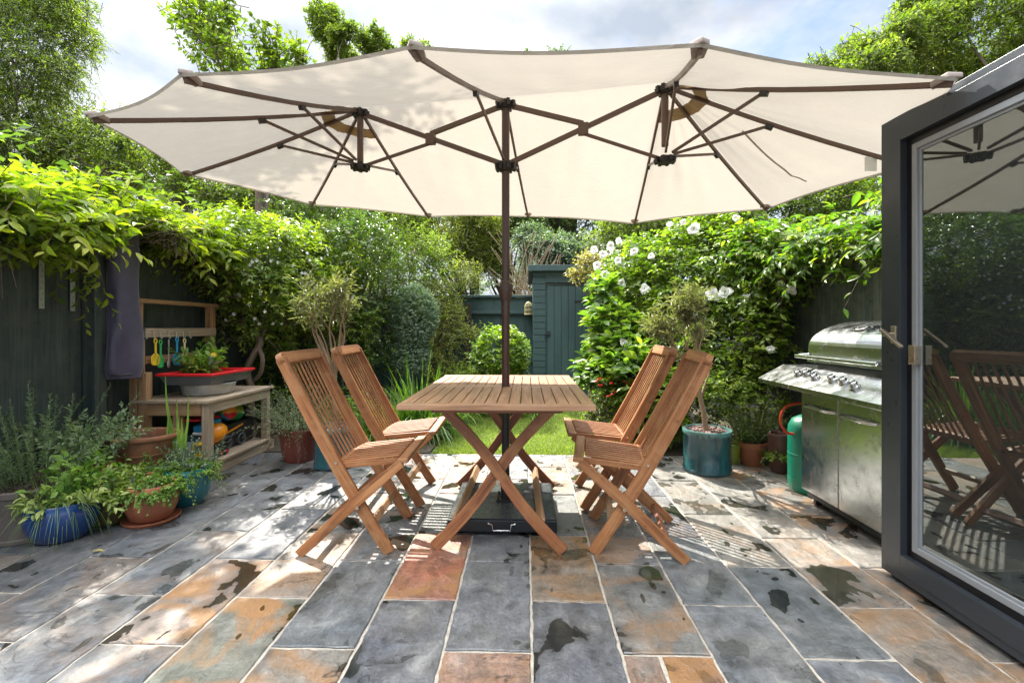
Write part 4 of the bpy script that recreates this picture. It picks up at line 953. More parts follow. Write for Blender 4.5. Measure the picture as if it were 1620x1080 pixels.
# teal bowl
c = (at_D(297, 780, 2.98).x, at_D(297, 780, 2.98).y, 0); t = thing('potted_thyme', 'rounded teal glazed bowl with a trailing green herb next to the terracotta bowl', 'potted plant', c, PG)
pot_mesh(c, .135, .225, 'bowl').build('pot', M['teal_glaze'], t, smooth=True); soil(c, .11, .2, t)
bush(t, (c[0], c[1], .19), .125, 190, 'lf_mint', .017, .013, 16, .14, droop=.9, tilt=1.15, seed=18, grav=.2)
bush(t, (c[0]-.03, c[1]+.08, .19), .1, 60, 'lf_grey', .02, .013, 20, .22, droop=.4, tilt=.7, seed=19, name='grey_leaves')
# corn-like strap leaf plant
c = (-2.33, 3.1, 0); t = thing('potted_iris', 'tall single strap leaved plant rising in front of the potting bench', 'potted plant', c, PG)
pot_mesh(c, .10, .2, 'flare').build('pot', M['brown_pot'], t, smooth=True); soil(c, .08, .17, t)
b0 = Vector((c[0], c[1], .17)); lv = []
for tx, tz, w_, bd in ((-.10, .62, .034, .0), (.06, .50, .026, .0), (-.07, .36, .042, -.25), (.015, .34, .04, 0), (-.02, .46, .03, 0)):
    e = b0+Vector((tx, -.02, tz)); md = b0.lerp(e, .55)+Vector((tx*.3, 0, .04)); pts = crv([b0, b0.lerp(md, .5)+Vector((0, 0, .02)), md, e+Vector((0, 0, bd*.1)), e+Vector((tx*.4, 0, bd))] if bd else [b0, b0.lerp(md, .5), md, e], 5); n = len(pts)
    V = []; 
    for i, p in enumerate(pts):
        f = i/(n-1); ww = w_*.5*min(1, .6+f*1.6)*(1-f**2.2); V += [p-Vector((ww, ww*.3, 0)), p+Vector((0, .006, -.0)), p+Vector((ww, -ww*.3, 0))]
    lv.append(np.array(V))
V = np.concatenate(lv); T = []; o_ = 0
for a in lv:
    for i in range(len(a)//3-1): b = o_+3*i; T += [[b, b+1, b+4, b+3], [b+1, b+2, b+5, b+4]]
    o_ += len(a)
npmesh('leaves', V, np.array(T), np.random.default_rng(1).uniform(.5, 1, len(V)), M['lf_mint'], t)
# big oval basin
bz = at_D(221, 686, 3.16); c = (bz.x, bz.y, 0); LIFT = .03; t = thing('terracotta_basin', 'large empty oval terracotta basin with a loop handle, in front of the potting bench', 'basin', c)
m = MB(); rr = .25
m.lathe(c, [(0, .03), (.15, .03), (.17, .10), (.19, .25), (.215, .32), (.222, .345), (.226, .365), (.238, .37), (.246, .378), (.248, .392), (.243, .402), (.225, .404), (.214, .395), (.205, .32), (.16, .2), (0, .18)], 48, sx=1.0, sy=.8, wob=.003); m.build('bowl', M['terracotta_old'], t, smooth=True)
m = MB(); m.lathe(c, [(.155, 0), (.175, 0), (.175, .035), (.155, .035)], 40, sy=.8); m.build('foot', M['terracotta_old'], t)
MB().tube(crv([(c[0]+.02, c[1]-.178, .345), (c[0]+.02, c[1]-.205, .342), (c[0]+.022, c[1]-.205, .30), (c[0]+.02, c[1]-.16, .285)], 5), .009, 10).build('handle', M['terracotta'], t, smooth=True)
MB().lathe(c, [(.196, .268), (.2045, .272), (.2075, .282), (.2, .287)], 48, sy=.8).build('band', M['terracotta_old'], t, smooth=True)
# red pot with curry plant
b = at_z(462, 722, 0.0); D_ = 3.86; b = at_D(463, 733, 3.82); c = (b.x-.01, b.y+.14, 0); t = thing('potted_curry_plant', 'wide dark red pot with silvery curry plant beside the potting bench', 'potted plant', c, PG)
pot_mesh(c, .165, .27, 'flare').build('pot', M['terracotta_red'], t, smooth=True); soil(c, .14, .235, t)
bush(t, (c[0], c[1], .22), .14, 110, 'lf_silver', .034, .006, 30, .52, droop=.45, tilt=.75, seed=22, tmpl='far', jit=.5)
bush(t, (c[0]-.03, c[1], .22), .14, 70, 'lf_dry', .03, .005, 20, .34, droop=1.1, tilt=1.3, seed=23, tmpl='far', name='dry_stems', jit=.5)
# olive trees in teal pots
def olive(nm, label, c, rp, hp, crown, targets, seed, n=420, potm='teal_dark', fork=None, ll=.05):
    t = thing(nm, label, 'potted tree', c, 'olive trees in teal pots')
    pot_mesh(c, rp, hp, 'cyl').build('pot', M[potm], t, smooth=True); soil(c, rp-.03, hp*.93, t, 'bark_chip')
    rg = np.random.default_rng(seed); bl = lump(rg, crown, 10, .45); tg = [b[:3] for b in bl[len(crown):]]
    branchy('trunk', M['bark_pale'], t, (c[0], c[1], hp*.9), fork, .021, tg, bend=.12, seed=seed, r1=.006)
    foliage('crown', t, bl, n, M['lf_olive'], ll, .0145, nl=13, L_=.24, droop=.1, upb=.9, rnds=.4, tmpl='far', seed=seed, stemm=M['lf_twig'], stem_r=.0022, alt='spiral', spread=.8, rej=.5, depth=(.3, 1.0))
    return t
c = wp(-1.43, 3.80); pw_ = at_D(520, 465, 3.85); fk = at_D(530, 560, 3.85)
olive('potted_olive_tree', 'pale trunked olive tree standing behind the chairs on the left', c, .17, .32, [(pw_.x, pw_.y, pw_.z+.0, .27, .24, .15), (pw_.x-.06, pw_.y, pw_.z-.10, .2, .2, .12)], None, 31, n=115, fork=fk, ll=.072)
c = wp(1.525, 3.66); pw_ = at_D(1080, 500, 3.70); fk = at_D(1100, 590, 3.68)
olive('potted_olive_tree', 'twiggy olive tree in a round teal glazed pot behind the chairs on the right', c, .182, .325, [(pw_.x+.04, pw_.y, pw_.z+.10, .17, .18, .13), (pw_.x-.13, pw_.y, pw_.z-.06, .15, .15, .11), (pw_.x+.12, pw_.y, pw_.z-.10, .12, .14, .10)], None, 37, n=135, fork=fk, ll=.078)
# right small pots
PR = 'small pots on the right of the patio'
b = at_z(1164, 736, 0); c = (b.x, b.y+.06, 0); t = thing('potted_plant', 'small lime green pot with straggly stems beside the round teal pot', 'potted plant', c, PR)
pot_mesh(c, .062, .165, 'flare').build('pot', M['green_pot'], t, smooth=True); soil(c, .05, .15, t)
MB().lathe((c[0]-.012, c[1]-.0555, .095), [(0, .0), (.0, .0)], 6) if False else None
bush(t, (c[0], c[1], .14), .05, 26, 'lf_mid', .024, .012, 12, .3, droop=.3, tilt=.6, seed=41)
b = at_z(1197, 738, 0); c = (b.x, b.y+.085, 0); t = thing('potted_box_bush', 'terracotta pot with a wide rim and a dark green box bush by the right fence', 'potted plant', c, PR)
pot_mesh(c, .118, .185, 'rim').build('pot', M['terracotta'], t, smooth=True); soil(c, .1, .16, t)
bush(t, (c[0], c[1], .15), .09, 130, 'lf_dark', .018, .011, 30, .40, droop=.15, tilt=.55, seed=43, tmpl='far')
b = at_D(1234, 700, 3.62); c = (b.x, b.y, 0); t = thing('potted_plant', 'dark brown pot half hidden behind the green gas bottle', 'potted plant', c, PR)
pot_mesh(c, .085, .3, 'flare').build('pot', M['brown_pot'], t, smooth=True); soil(c, .07, .27, t)
bush(t, (c[0], c[1]-.05, .12), .10, 30, 'lf_mid', .03, .016, 10, .14, droop=.8, tilt=1.0, seed=45)
b = at_z(1216, 728, 0); c = (b.x, b.y, 0.0); t = thing('fern', 'small pale green fern in front of the terracotta pot on the right', 'fern', c)
blades(t, (c[0], c[1], 0), .02, 14, 'lf_mint', .14, .035, 1.0, .6, seed=47, name='fronds')

# ================================================================ POTTING BENCH AND WHAT STANDS ON IT
XF, XB = -2.35, -2.93; ya, yb = 3.40, 4.24; TBL = .575
t = thing('potting_bench', 'weathered wooden play potting bench with tall back frame against the left fence', 'bench', ((XF+XB)/2, (ya+yb)/2, 0))
m = MB(); nb = 6; bw = (XF-XB+.02)/nb
for k in range(nb): x = XB+k*bw; m.box(x+.003, x+bw-.003, ya-.03, yb+.03, TBL-.02, TBL, 'y')
m.build('worktop', M['pine_grey'], t, .002)
for x, y in ((XF-.03, ya+.03), (XF-.03, yb-.03), (XF-.25, ya+.03)):
    MB().box(x-.028, x+.028, y-.028, y+.028, 0, TBL-.021, 'z').build('leg', M['pine'] if x < XF-.1 else M['pine_grey'], t, .003)
for y in (ya+.01, yb-.01): MB().box(XB-.01, XB+.05, y-.03, y+.03, 0, 1.30, 'z').build('back_post', M['pine'], t, .003)
for y in (ya+.01,): MB().box(XB+.06, XB+.12, y-.03, y+.03, 0, .78, 'z').build('back_post', M['pine'], t, .003)
m = MB(); m.box(XB+.05, XF-.06, ya-.005, ya+.02, TBL-.115, TBL-.023, 'x'); m.build('rail', M['pine'], t, .003)
m = MB(); m.box(XF-.022, XF, ya+.06, yb-.06, TBL-.10, TBL-.023, 'y'); m.build('rail', M['pine_grey'], t, .003)
m = MB(); m.box(XB-.005, XB+.065, ya-.03, yb+.04, 1.30, 1.332, 'y'); m.build('top_rail', M['pine'], t, .003)
m = MB(); m.box(XB+.051, XB+.07, ya+.04, yb-.0, 1.04, 1.11, 'y'); hk = m.build('hook_rail', M['pine_grey'], t, .003)
m = MB(); m.box(XB+.051, XB+.07, ya+.04, yb-.0, .84, .90, 'y'); m.build('rail', M['pine'], t, .003)
m = MB()
for k in range(4): x = XB+.06+k*.135; m.box(x, x+.13, ya+.07, yb-.02, .085, .105, 'y')
m.box(XF-.02, XF, ya+.06, yb+.06, .0, .082, 'y'); m.build('shelf', M['pine_grey'], t, .003)
def hookp(px, py): return at_X(px, py, XB+.08)
for px in (228, 241, 252, 265, 277, 288, 298):
    q = hookp(px, 528); MB().tube([q+Vector((-.008, 0, .02)), q+Vector((.012, 0, .015)), q+Vector((.014, 0, -.03)), q+Vector((.02, 0, -.038)), q+Vector((.03, 0, -.02))], .003, 6).build('hook', M['galv'], hk)
def scoop(px, py0, py1, mt, label, w=.035):
    q = at_X(px, py0, XB+.105); e = at_X(px, py1, XB+.105); L_ = q.z-e.z
    t = thing('toy_spade', label, 'toy spade', (q.x, q.y, e.z), 'toy spades hanging on the hook rail')
    m = MB(); m.tube([q-Vector((0, 0, .03)), q-Vector((0, 0, L_*.55))], .008, 10)
    m.tube([q+Vector((0, .014*math.cos(a), -.016+.016*math.sin(a))) for a in [k*math.pi/6 for k in range(13)]], .005, 6); m.build('handle', mt, t)
    b = MB(); z0 = q.z-L_*.55
    pr = [(z0, .4), (z0-.02, .9), (z0-L_*.25, 1.0), (z0-L_*.4, .85), (z0-L_*.45, .4)]
    vs = []
    for z, f in pr:
        for s in (-1, -.5, 0, .5, 1): vs.append((q.x-.012*(1-s*s)*f+.0, q.y+s*w*f, z))
    fs = [(i*5+j, i*5+j+1, i*5+j+6, i*5+j+5) for i in range(4) for j in range(4)]
    b.add(vs, fs, vs); o = b.build('blade', mt, t, smooth=True); sm = o.modifiers.new('thickness', 'SOLIDIFY'); sm.thickness = .004
scoop(246, 536, 578, M['pl_yellow'], 'yellow toy spade hanging on the hook rail of the potting bench', .045)
scoop(254, 538, 582, M['pl_green'], 'green toy spade hanging just right of the yellow one')
scoop(280, 534, 578, M['pl_blue'], 'bright blue toy spade hanging in the middle of the hook rail', .045)
scoop(292, 536, 575, M['pl_cream'], 'cream toy spade hanging beside the blue one', .035)
for px, py0, py1, lb in ((228, 537, 600, 'thin wooden spoon hanging at the left end of the hook rail'), (267, 537, 580, 'thin metal spoon hanging between the green and blue spades')):
    q = at_X(px, py0, XB+.10); e = at_X(px, py1, XB+.10); t = thing('spoon', lb, 'spoon', tuple(e))
    m = MB(); m.tube([q, e+Vector((0, 0, .03))], .005, 8); m.build('handle', M['pine'] if px < 240 else M['galv'], t)
    MB().lathe(e+Vector((0, 0, .02)), [(0, -.03), (.01, -.026), (.015, -.01), (.015, .01), (.007, .03), (0, .03)], 12, sx=.35).build('bowl', M['pine'] if px < 240 else M['galv'], t, smooth=True)
# steel bowl, red topped tray, seedling, cup
tx, ty = -2.60, 3.76
t = thing('metal_bowl', 'shallow galvanised bowl on the potting bench under the red edged tray', 'bowl', (tx, ty, TBL))
m = MB().lathe((tx, ty, TBL), [(0, .002), (.165, .002), (.175, .01), (.19, .085), (.2, .09), (.195, .094), (.185, .09), (.165, .015), (0, .008)], 40, sy=1.1); m.build('bowl_body', M['galv'], t, smooth=True)
MB().tube([(tx-.02, ty-.205, TBL+.07), (tx-.02, ty-.225, TBL+.07), (tx+.03, ty-.225, TBL+.07), (tx+.03, ty-.205, TBL+.07)], .004, 8).build('handle', M['galv'], t)
t = thing('seed_tray', 'grey plastic tray with a bright red rim balanced on the metal bowl', 'tray', (tx, ty, TBL+.095))
def rectloft(levels, cx, cy):
    m = MB(); vs = []
    for hx, hy, z in levels: vs += [(cx-hx, cy-hy, z), (cx+hx, cy-hy, z), (cx+hx, cy+hy, z), (cx-hx, cy+hy, z)]
    n = len(levels); fs = [(i*4+k, i*4+(k+1) % 4, i*4+4+(k+1) % 4, i*4+4+k) for i in range(n-1) for k in range(4)]+[(3, 2, 1, 0), tuple(4*(n-1)+k for k in range(4))]
    m.add(vs, fs, vs); return m
z0 = TBL+.096; rectloft([(.175, .235, z0), (.205, .265, z0+.065), (.21, .27, z0+.07), (.205, .265, z0+.07), (.17, .23, z0+.01)], tx, ty).build('tray_body', M['pl_grey'], t, .003)
rectloft([(.212, .272, z0+.071), (.222, .282, z0+.074), (.222, .282, z0+.088), (.212, .272, z0+.094), (.18, .24, z0+.088), (.172, .232, z0+.05), (.16, .22, z0+.045)], tx, ty).build('red_rim', M['pl_red'], t, .003)
c = (tx-.02, ty+.04, z0+.05); t = thing('potted_plant', 'leafy green seedling growing in the red edged tray', 'seedling', c)
bush(t, (c[0]-.04, c[1]-.03, c[2]), .06, 26, 'lf_mint', .085, .034, 12, .32, droop=.3, tilt=.55, seed=51, tmpl='near', alt='spiral')
bush(t, (c[0]-.08, c[1]-.06, c[2]), .06, 24, 'lf_mint', .035, .012, 10, .13, droop=.9, tilt=1.2, seed=52, tmpl='mid', name='low_leaves')
rectloft([(.155, .215, z0+.046), (.155, .215, z0+.062)], tx, ty).build('soil', M['soil'], t)
q = at_X(337, 572, -2.62); c = (q.x, q.y, z0+.094); t = thing('toy_bucket', 'pale blue toy bucket with a yellow and orange inside on the red tray', 'toy bucket', c)
MB().lathe(c, [(0, 0), (.032, 0), (.05, .10), (.055, .103), (.055, .11), (.046, .11), (.03, .01), (0, .008)], 28).build('bucket', M['pl_pale'], t, smooth=True)
MB().lathe((c[0], c[1], c[2]+.085), [(0, 0), (.038, 0), (.04, .03), (.03, .05), (0, .055)], 22).build('cup', M['pl_yellow'], t, smooth=True)
MB().tube([(c[0]+.05*math.cos(a), c[1], c[2]+.10+.05*math.sin(a)) for a in [math.pi*k/10 for k in range(11)]], .004, 8).build('handle', M['pl_orange'], t)
# toys on the shelf
SZ = .107
def toy(nm, label, cat, c): return thing(nm, label, cat, c, 'toys under the potting bench')
c = (XF-.10, 3.50, SZ); t = toy('toy_mixer_truck', 'orange and yellow toy cement mixer truck on the lower bench shelf', 'toy truck', c)
MB().tube([(c[0], c[1]+.02, SZ+.16), (c[0], c[1]+.05, SZ+.165), (c[0], c[1]+.13, SZ+.18), (c[0], c[1]+.19, SZ+.19)], [.045, .07, .075, .055], 22).build('drum', M['pl_orange'], t, smooth=True)
cb = MB(); cb.box(c[0]-.05, c[0]+.05, c[1]-.07, c[1]+.02, SZ+.035, SZ+.06).box(c[0]-.05, c[0]+.05, c[1]-.07, c[1]+.02, SZ+.125, SZ+.135)
for a in (-.045, .045):
    for b in (-.065, .015): cb.box(c[0]+a-.006, c[0]+a+.006, c[1]+b-.006, c[1]+b+.006, SZ+.06, SZ+.125, 'z')
cb.build('cab', M['pl_yellow'], t, .003)
MB().box(c[0]-.045, c[0]+.045, c[1]-.07, c[1]+.2, SZ+.022, SZ+.034).box(c[0]-.03, c[0]+.03, c[1]+.03, c[1]+.19, SZ+.034, SZ+.1).build('chassis', M['pl_black'], t, .003)
for a in (-.055, .055):
    for b in (-.04, .09, .16):
        w = MB().tube([(c[0]+a-.012, c[1]+b, SZ+.028), (c[0]+a+.012, c[1]+b, SZ+.028)], .028, 18).build('wheel', M['pl_black'], t, .003); MB().tube([(c[0]+a-.014, c[1]+b, SZ+.028), (c[0]+a+.014, c[1]+b, SZ+.028)], .013, 14).build('hub', M['pl_red'], w)
c = (XF-.2, 3.86, SZ); t = toy('toy_tricycle', 'dark toy tricycle with round grey wheel and orange seat on the bench shelf', 'toy tricycle', c)
for y, z, r in ((3.78, .06, .06), (3.98, .05, .05)): MB().tube([(c[0]+.09+.07*0, y, SZ+z+r*math.sin(0))]+[(c[0]+.09, y+r*math.cos(a), SZ+r+r*.88*math.sin(a)) for a in [k*math.pi/9 for k in range(1, 19)]]+[(c[0]+.09, y+r, SZ+r)], .008, 8).build('wheel', M['pl_grey'], t)
MB().bar((c[0]+.05, 3.76, SZ+.13), (c[0]+.05, 4.02, SZ+.17), .06, .02).build('seat', M['pl_orange'], t, .005); MB().bar((c[0]+.05, 3.78, SZ+.06), (c[0]+.05, 4.0, SZ+.10), .02, .03).build('frame', M['pl_black'], t, .003)
c = (XF-.24, 3.57, SZ); t = toy('toy_crate', 'clear box with a blue toy boat on the lower shelf of the potting bench', 'toy box', c)
rectloft([(.09, .12, SZ), (.10, .13, SZ+.15), (.095, .125, SZ+.15), (.085, .115, SZ+.01)], c[0], c[1]).build('box', M['pl_pale'], t, .003)
c2 = (XF-.16, 3.62, SZ+.2); t = toy('toy_boat', 'blue and white toy boat lying on top of the box of toys', 'toy boat', c2)
m = MB(); m.bar((c2[0], c2[1]-.12, c2[2]+.03), (c2[0], c2[1]+.12, c2[2]+.05), .07, .05); m.build('hull', M['pl_blue'], t, .012); MB().bar((c2[0], c2[1]-.12, c2[2]-.005), (c2[0], c2[1]+.12, c2[2]+.015), .08, .02).build('keel', M['pl_white'], t, .004)
c2 = (XF-.2, 3.58, SZ+.28); t = toy('toy_spade', 'red toy spade lying on top of the toy boat', 'toy spade', c2)
MB().bar((c2[0]+.04, c2[1]-.02, c2[2]+.025), (c2[0]+.02, c2[1]+.24, c2[2]-.01), .03, .018).build('handle', M['pl_red'], t, .006); MB().bar((c2[0]+.04, c2[1]-.15, c2[2]+.03), (c2[0]+.04, c2[1]-.02, c2[2]+.03), .11, .014).build('blade', M['pl_red'], t, .006)
def ball(c, r, mts, lb):
    t = toy('toy_ball', lb, 'ball', (c[0], c[1], c[2]-r)); n = len(mts)
    for k in range(n):
        m = MB(); vs = []; a0 = 2*math.pi*k/n
        for i in range(9):
            for j in range(13): th = a0+2*math.pi/n*i/8; ph = math.pi*j/12; vs.append((c[0]+r*math.sin(ph)*math.cos(th)*.9, c[1]+r*math.cos(ph), c[2]+r*math.sin(ph)*math.sin(th)))
        m.add(vs, [(i*13+j, i*13+j+1, i*13+j+14, i*13+j+13) for i in range(8) for j in range(12)], vs); m.build('segment', M[mts[k]], t, smooth=True)
ball((XF-.15, 3.86, SZ+.30), .07, ['pl_orange', 'pl_yellow', 'pl_lime', 'pl_green', 'pl_blue', 'pl_red'], 'striped rainbow toy ball under the potting bench')
ball((XF-.22, 4.06, SZ+.26), .075, ['pl_lime', 'pl_lime', 'pl_green'], 'dull lime green toy ball behind the rainbow ball')
c = (XF-.19, 3.92, SZ); t = toy('toy_crate', 'dark toy crate carrying the two balls under the potting bench', 'toy box', c)
rectloft([(.11, .20, SZ), (.12, .22, SZ+.20), (.11, .21, SZ+.20), (.10, .19, SZ+.01)], c[0]-.05, c[1]+.06).build('box', M['pl_black'], t, .003)

# ================================================================ THINGS ON THE LEFT FENCE
q0 = at_X(200, 350, -2.86); zt = at_X(200, 347, -2.86).z; zb = at_X(200, 598, -2.86).z; cy_ = q0.y
t = thing('parasol_cover', 'long dark navy fabric parasol cover hanging from the left fence', 'cover', (-2.88, cy_, zb))
m = MB(); vs = []; nseg = 30; nr = 28; H_ = zt-zb
for i in range(nseg+1):
    f = i/nseg; z = zb+H_*f; w = .128*(1-.10*f) if f > .06 else .128*(.72+.28*math.sqrt(f/.06)); w *= 1-(.5*max(0, (f-.93)/.07))
    shift = .035*f-.02+(.03*max(0, f-.9)/.1)
    for k in range(nr):
        a = 2*math.pi*k/nr; fold = 1+.10*math.sin(2*a+3.5*f)+.06*math.sin(3*a-9*f+1)+.03*math.sin(5*a+14*f)
        vs.append((-2.88+.075*math.cos(a)*fold, cy_+shift*-.5+w*math.sin(a)*fold, z+.012*math.sin(3*a)*(f > .9)))
fs = [(i*nr+k, i*nr+(k+1) % nr, (i+1)*nr+(k+1) % nr, (i+1)*nr+k) for i in range(nseg) for k in range(nr)]+[tuple(range(nr)), tuple(nseg*nr+k for k in reversed(range(nr)))]
m.add(vs, fs, vs); nav, nt, N, L, P = mat('navy_fabric'); ob = N.new('ShaderNodeTexCoord').outputs['Object']
L.new(ramp(nt, noise(nt, ob, 5, 6), [(.3, (.035, .03, .062)), (.7, (.075, .065, .115))]), P.inputs['Base Color']); P.inputs['Roughness'].default_value = .42; P.inputs['Sheen Weight'].default_value = .3
L.new(bump(nt, noise(nt, ob, 9, 5, .6, sc=(1, 1, .4)), .5, .015), P.inputs['Normal'])
o = m.build('cover_sleeve', nav, t, smooth=True)
MB().tube([(-2.88+.07*math.cos(a), cy_+.01+.11*math.sin(a), zb+.03) for a in [k*math.pi/10 for k in range(21)]], .006, 6).build('drawcord', M['pl_black'], t)
for px, y0_, y1_, lb in ((66, 398, 488, 'perforated pale metal strip screwed to the left fence, nearer one'), (115, 428, 492, 'perforated pale metal strip on the left fence, beside the hanging vine')):
    a = at_X(px, y0_, FL+.03); b = at_X(px, y1_, FL+.03); m = MB(); w_ = .016
    t = thing('metal_bracket', lb, 'bracket', (a.x, a.y, b.z)); m.box(a.x-.003, a.x+.001, a.y-w_, a.y+w_, b.z, a.z+.12, 'z'); m.build('strip', M['galv'], t)
    m = MB()
    for k in range(11): z = b.z+.02+k*.036; m.tube([(a.x-.001, a.y+.004*(-1)**k, z), (a.x+.0016, a.y+.004*(-1)**k, z)], .0035, 8)
    m.build('perforation', M['door_black'], t)
# birdcage
q = at_Y(836, 488, FB-.16); c = (q.x, q.y, q.z); t = thing('birdcage', 'small cream wire birdcage hanging on the far fence left of the shed', 'birdcage', c)
m = MB()
for k in range(16):
    a = k*math.pi/8; x, y = .06*math.cos(a), .06*math.sin(a); m.tube([(c[0]+x, c[1]+y, c[2]-.09), (c[0]+x, c[1]+y, c[2]+.04), (c[0]+x*.8, c[1]+y*.8, c[2]+.075), (c[0]+x*.4, c[1]+y*.4, c[2]+.10), (c[0], c[1], c[2]+.11)], .0032, 4)
m.build('bars', M['pl_cream'], t)
m = MB()
for z in (-.088, -.03, .035): m.lathe((c[0], c[1], c[2]+z), [(.058, 0), (.066, 0), (.066, .008), (.058, .008), (.058, 0)], 20)
m.lathe((c[0], c[1], c[2]-.096), [(0, 0), (.068, 0), (.068, .01), (0, .01)], 20); m.build('base', M['pl_cream'], t)
MB().tube([(c[0], c[1], c[2]+.11), (c[0], c[1], c[2]+.16), (c[0], FB-.06, c[2]+.165)], .003, 6).build('hook', M['pl_black'], t)
# ================================================================ CLIMBERS, SHRUBS, TREES
def B(px, py, D, rx, ry, rz): p = at_D(px, py, D); return (p.x, p.y, p.z, rx, ry, rz)
def hit(px, py, blobs, back=.0):
    r = ray(px, py); best = None
    for b in blobs:
        c = Vector(b[:3]); s = Vector((1/b[3], 1/b[4], 1/b[5])); o = Vector([(ORG-c)[i]*s[i] for i in range(3)]); d = Vector([r[i]*s[i] for i in range(3)])
        A = d.dot(d); Bq = 2*o.dot(d); C_ = o.dot(o)-1; q = Bq*Bq-4*A*C_
        if q >= 0:
            t_ = (-Bq-q**.5)/(2*A)
            if t_ > 0 and (best is None or t_ < best): best = t_
    if best is None: return None
    return ORG+r*(best+back)
def flower(parent, c, r, face, mt, np_=16, seed=0, name='flower'):
    rg = np.random.default_rng(seed); f = Vector(face).normalized(); fv = np.array(f); P_ = np.repeat(np.array([tuple(c)]), np_, 0)
    u = rg.normal(0, 1, (np_, 3)); u = nrm(u-(u@fv)[:, None]*fv); lay = np.linspace(0, 1, np_); d = nrm(u+fv[None]*(lay[:, None]*1.6+.05)); nn = nrm(fv[None]-u*lay[:, None])
    nn = nrm(nn-d*np.sum(nn*d, -1, keepdims=True)); L_ = r*(1.05-.4*lay)
    return leaves(name, (P_, d, nn, L_, L_*1.05, rg.random(np_)), M[mt], parent, 'near')
XL = FL+.02
leftclip = lambda p: p[..., 0] > -20
# -- near vine over the left fence
vb = [(-2.93, 1.9, 1.78, .33, .55, .27), (-2.90, 2.7, 1.80, .36, .55, .28), (-2.90, 3.35, 1.90, .33, .5, .25), (-2.92, 4.0, 1.85, .36, .5, .30)]
t = thing('climbing_vine', 'yellow green leafy vine spilling over the top of the left fence beside the navy cover', 'climbing plant', (-2.95, 3, 0))
nocov = lambda p: ~((p[..., 0] > -2.96) & (np.abs(p[..., 1]-cy_) < .20) & (p[..., 2] < 1.83))
foliage('foliage', t, vb, 820, M['lf_vine'], .105, .039, nl=11, L_=.40, droop=.5, upb=.5, rnds=.45, tmpl='near', seed=101, lumps=16, lsc=.5, stemm=M['lf_twig'], grav=.28, low=-.35, clip=nocov, zmin=1.48)
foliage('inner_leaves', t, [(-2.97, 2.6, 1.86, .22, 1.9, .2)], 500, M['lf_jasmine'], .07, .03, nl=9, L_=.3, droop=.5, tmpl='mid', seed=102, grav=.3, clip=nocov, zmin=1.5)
# a hanging spray near the second metal strip
rg = np.random.default_rng(5); q = at_X(120, 400, -2.86); O = np.array([tuple(q)]*5)+rg.normal(0, .04, (5, 3)); D = nrm(np.array([[.1, .25, -.5]]*5)+rg.normal(0, .3, (5, 3))); Ls = np.array([.5, .42, .3, .35, .25])
leaves('hanging_leaves', shoots(rg, O, D, 9, Ls, np.full((5, 1), .3), .085, .034, grav=.3), M['lf_vine'], t, 'near'); stems('stems', O, D, Ls, np.full(5, .3), .003, M['lf_twig'], t)
# trunk of the vine where it meets the jasmine
# -- jasmine with white stars
jb = [(-2.72, 4.45, 1.80, .42, .55, .42), (-2.62, 5.0, 1.62, .50, .5, .62), (-2.45, 5.6, 1.55, .55, .55, .75), (-2.70, 4.75, 1.30, .35, .5, .35)]
t = thing('star_jasmine', 'dense jasmine with small white star flowers on the left fence beyond the potting bench', 'climbing plant', (-2.8, 5, 0))
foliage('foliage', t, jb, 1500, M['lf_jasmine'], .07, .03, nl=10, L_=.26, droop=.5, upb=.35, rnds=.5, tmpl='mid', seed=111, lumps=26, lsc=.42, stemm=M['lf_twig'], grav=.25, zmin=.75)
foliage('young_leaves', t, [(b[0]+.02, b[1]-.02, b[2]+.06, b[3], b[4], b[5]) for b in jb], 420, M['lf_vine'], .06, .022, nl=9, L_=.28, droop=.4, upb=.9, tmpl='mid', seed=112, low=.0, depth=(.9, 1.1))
rg = np.random.default_rng(9); p_, n_ = sample(rg, jb, 460, (1.02, 1.14), .9, -.4); keep = (p_[:, 1] < 5.6); p_, n_ = p_[keep], n_[keep]; m_ = len(p_)
a = np.repeat(p_, 5, 0); an = np.tile(np.arange(5)*2*np.pi/5, m_); nn = np.repeat(n_, 5, 0); u = nrm(np.cross(nn, [0, 0, 1.]+0*nn)); w = np.cross(nn, u); dd = u*np.cos(an)[:, None]+w*np.sin(an)[:, None]
fo = leaves('star_flowers', (a, nrm(dd+nn*.15), nrm(nn+0*dd), np.full(len(a), .021), np.full(len(a), .012), rng.random(len(a))), M['petal_white'], t, 'far'); fo['kind'] = 'stuff'
m = MB()
for pts, r in (([(398, 612, 4.45), (391, 585, 4.45), (402, 560, 4.45), (412, 540, 4.5), (392, 520, 4.55), (365, 508, 4.6)], .03), ([(398, 605, 4.5), (412, 590, 4.45), (415, 565, 4.42), (408, 545, 4.5), (420, 520, 4.6)], .02), ([(396, 610, 4.5), (398, 700, 4.5)], .035)):
    m.tube(crv([at_D(*q) for q in pts], 5), r, 8)
rd = random.Random(4)
for k in range(9):
    a = at_D(rd.uniform(340, 430), rd.uniform(470, 540), 4.5); b = a+Vector((rd.uniform(-.3, .3), rd.uniform(-.3, .3), rd.uniform(-.35, .1))); m.tube(crv([a, a.lerp(b, .5)+Vector((rd.uniform(-.1, .1), 0, rd.uniform(-.1, .1))), b], 4), .004, 5)
m.build('stems', M['bark'], t, smooth=True)
